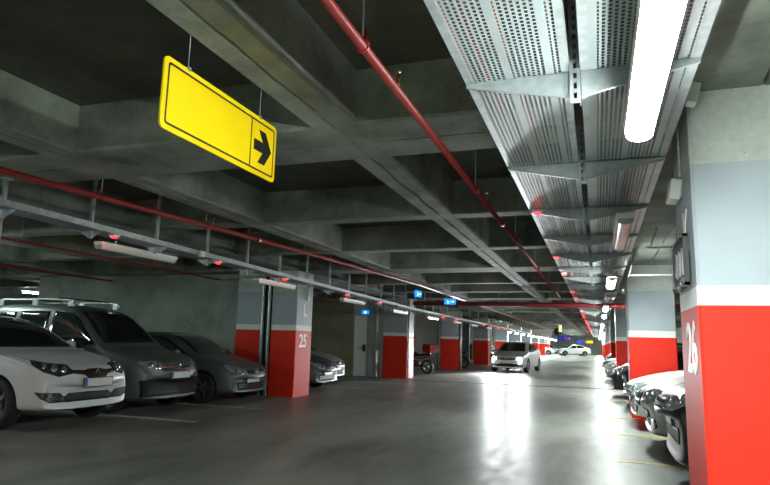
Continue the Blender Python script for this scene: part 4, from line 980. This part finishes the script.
# right side, noses towards -x
k = build_hatch('suv_car', 'tall black car nose showing behind pillar 26', 'cars parked on the right', P_BLACK, (0.52 + 2.2, 7.10, 0), math.pi, style='bars', P=SUV); k.root.scale = (1.04, 1.04, 1.04)
build_sedan('sedan_car', 'silver-grey sedan with four-ring badge beside the black car', 'cars parked on the right', P_SIL, (0.46 + 2.4, 9.55, 0), math.pi, style='rings').root.scale = (1.04, 1.04, 1.06)
white_r = build_sedan('sedan_car', 'bright silver sedan in front of the lit right pillar', 'cars parked on the right', P_SILB, (0.38 + 2.31, 11.95, 0), math.pi, style='bars')
anth = c15.root
for i, (y, src, x) in enumerate(((16.0, k.root, 2.60), (18.7, anth, 2.3), (24.6, anth, 2.4), (27.75, white_r.root, 2.4), (34.5, k.root, 2.5))):
    copy_tree(src, None, (x, y, 0), math.pi, ['black car just beyond the lit right pillar', 'dark hatchback, second beyond the lit right pillar', 'dark hatchback, nearer one beyond the shaded right pillar', 'bright silver sedan far down the right row', 'black car, farthest in the right row'][i], 'cars parked on the right')
# far left row
for i, (y, src, x) in enumerate(((45.0, anth, -9.0), (52.0, white_r.root, -9.0), (61.0, anth, -9.0), (70.0, k.root, -9.0), (73.2, white_r.root, -9.0), (91.0, white_r.root, -8.0))):
    copy_tree(src, None, (x, y, 0), 0.0, 'parked %s in the far left row, %s from the front' % (('dark hatchback', 'silver sedan', 'dark hatchback', 'black car', 'silver sedan', 'silver sedan')[i], ORD[i]), 'cars parked in the far left row')
copy_tree(white_r.root, None, (-3.2, 88.0, 0), math.radians(200), 'silver sedan standing across the far end of the aisle', 'cars at the far end of the aisle')
copy_tree(anth, None, (-7.5, 101.0, 0), math.radians(-60), 'dark hatchback at the far end of the aisle', 'cars at the far end of the aisle')

# oncoming car with its headlamps on
oc = build_sedan('sedan_car', 'oncoming bright silver sedan in the aisle with blazing headlamps', None, P_SILB, (-4.0, 32.6, 0), math.radians(-96), style='bars', lens=M_LENS)
for sy in (-1, 1):
    MB().lathe([(0.0005, 0.012), (0.05, 0.008), (0.062, 0.0), (0.0005, -0.02)], 20, axis='X').build('headlamp_bulb', M_HEAD, oc.root, loc=(2.20, sy * 0.62, 0.67))
    ld = bpy.data.lights.new('headlamp_beam', 'SPOT'); ld.energy = 1500; ld.spot_size = math.radians(50); ld.spot_blend = 0.9; ld.shadow_soft_size = 0.06; ld.color = (0.93, 0.98, 1.0)
    lo = bpy.data.objects.new('headlamp_beam', ld); COL.objects.link(lo); lo.parent = oc.root
    lo.location = (2.27, sy * 0.62, 0.67); lo.rotation_euler = (0, math.radians(-90 + 5), 0)

# ------------------------------------------------------------------ motorcycles
def motorcycle(label, loc, rz, box):
    t = thing('motorcycle', label, 'motorcycle', loc, rz, 'motorcycles in the left bays')
    for x in (-0.65, 0.68):
        w_ = MB().lathe([(0.24, -0.05), (0.30, -0.055), (0.31, 0.0), (0.30, 0.055), (0.24, 0.05)], 28, axis='Y', closed=True).build('wheel', M_TYRE, t, loc=(x, 0, 0.31))
        mb = MB().lathe([(0.24, -0.03), (0.24, 0.03), (0.22, 0.03), (0.22, -0.03)], 24, axis='Y', closed=True).lathe([(0.0005, -0.05), (0.05, -0.05), (0.05, 0.05), (0.0005, 0.05)], 12, axis='Y')
        for k in range(6):
            a = k * math.pi / 3; mb.tube([(0.04 * math.cos(a), 0, 0.04 * math.sin(a)), (0.23 * math.cos(a), 0, 0.23 * math.sin(a))], 0.012, 6)
        mb.build('rim', M_RIM, w_)
    mb = MB()
    for sy in (-1, 1): mb.tube([(0.68, sy * 0.08, 0.31), (0.55, sy * 0.08, 0.65), (0.45, sy * 0.07, 0.95)], 0.02, 8)
    mb.build('front_fork', M_CHROME, t)
    mb = MB().tube([(0.45, 0, 0.90), (0.1, 0, 0.70), (-0.25, 0, 0.66), (-0.8, 0, 0.78)], 0.03, 8)
    for sy in (-1, 1): mb.tube([(-0.65, sy * 0.09, 0.31), (-0.2, sy * 0.09, 0.38), (0.1, sy * 0.06, 0.36), (0.4, sy * 0.03, 0.85)], 0.02, 8)
    mb.build('frame', M_STEELD, t)
    def blob(nm, prof, mat):
        mb = MB(); n = 16; vs = []
        for x, z, ry, rz_ in prof:
            for k in range(n):
                a = 2 * math.pi * k / n; vs.append((x, ry * math.cos(a), z + rz_ * math.sin(a)))
        mb.add(vs, [(i * n + k, i * n + (k + 1) % n, (i + 1) * n + (k + 1) % n, (i + 1) * n + k) for i in range(len(prof) - 1) for k in range(n)], 0, True)
        mb.build(nm, mat, t)
    blob('engine', [(-0.18, 0.42, 0.01, 0.01), (-0.16, 0.42, 0.12, 0.12), (0.12, 0.44, 0.15, 0.16), (0.25, 0.46, 0.10, 0.12), (0.27, 0.46, 0.01, 0.01)], M_STEELD)
    blob('fuel_tank', [(-0.12, 0.80, 0.01, 0.01), (-0.10, 0.80, 0.10, 0.06), (0.15, 0.86, 0.15, 0.11), (0.36, 0.88, 0.12, 0.09), (0.42, 0.88, 0.01, 0.01)], P_BLACK)
    blob('seat', [(-0.80, 0.86, 0.01, 0.01), (-0.78, 0.86, 0.10, 0.05), (-0.45, 0.82, 0.14, 0.06), (-0.15, 0.78, 0.12, 0.06), (-0.08, 0.78, 0.01, 0.01)], M_TRIM)
    blob('front_fairing', [(0.42, 0.95, 0.14, 0.16), (0.55, 0.95, 0.15, 0.17), (0.68, 0.90, 0.09, 0.10), (0.72, 0.88, 0.01, 0.01)], P_BLACK)
    MB().tube([(0.40, 0.34, 1.06), (0.46, 0.15, 1.03), (0.46, -0.15, 1.03), (0.40, -0.34, 1.06)], 0.016, 8).build('handlebar', M_STEELD, t)
    MB().tube([(-0.1, -0.13, 0.32), (-0.5, -0.15, 0.34), (-0.85, -0.16, 0.44)], 0.04, 10).build('exhaust', M_CHROME, t)
    MB().tube([(0.0, 0.05, 0.3), (-0.05, 0.22, 0.0)], 0.012, 6).build('side_stand', M_STEELD, t)
    MB().box((0.71, 0, 0.93), (0.03, 0.12, 0.09)).build('headlamp', M_LENS, t, bevel=0.01)
    MB().box((-0.88, 0, 0.80), (0.03, 0.14, 0.05)).build('tail_lamp', M_REDL, t)
    if box:
        bx = MB().prism([(-1.02, 0.92), (-1.06, 1.05), (-1.02, 1.26), (-0.62, 1.28), (-0.56, 1.12), (-0.60, 0.92)], 'Y', -0.28, 0.28).build('top_box', simple('red_box_plastic', (0.30, 0.02, 0.02), 0.4), t, bevel=0.03)
        MB().box((-0.8, 0, 0.91), (0.3, 0.2, 0.04)).build('box_carrier', M_STEELD, t)
    return t
motorcycle('motorcycle with a dark red top box beside the pale wall', (-7.55, 26.1, 0), math.radians(155), True)
motorcycle('black motorcycle parked beyond the third left pillar', (-7.6, 33.9, 0), math.radians(160), False)
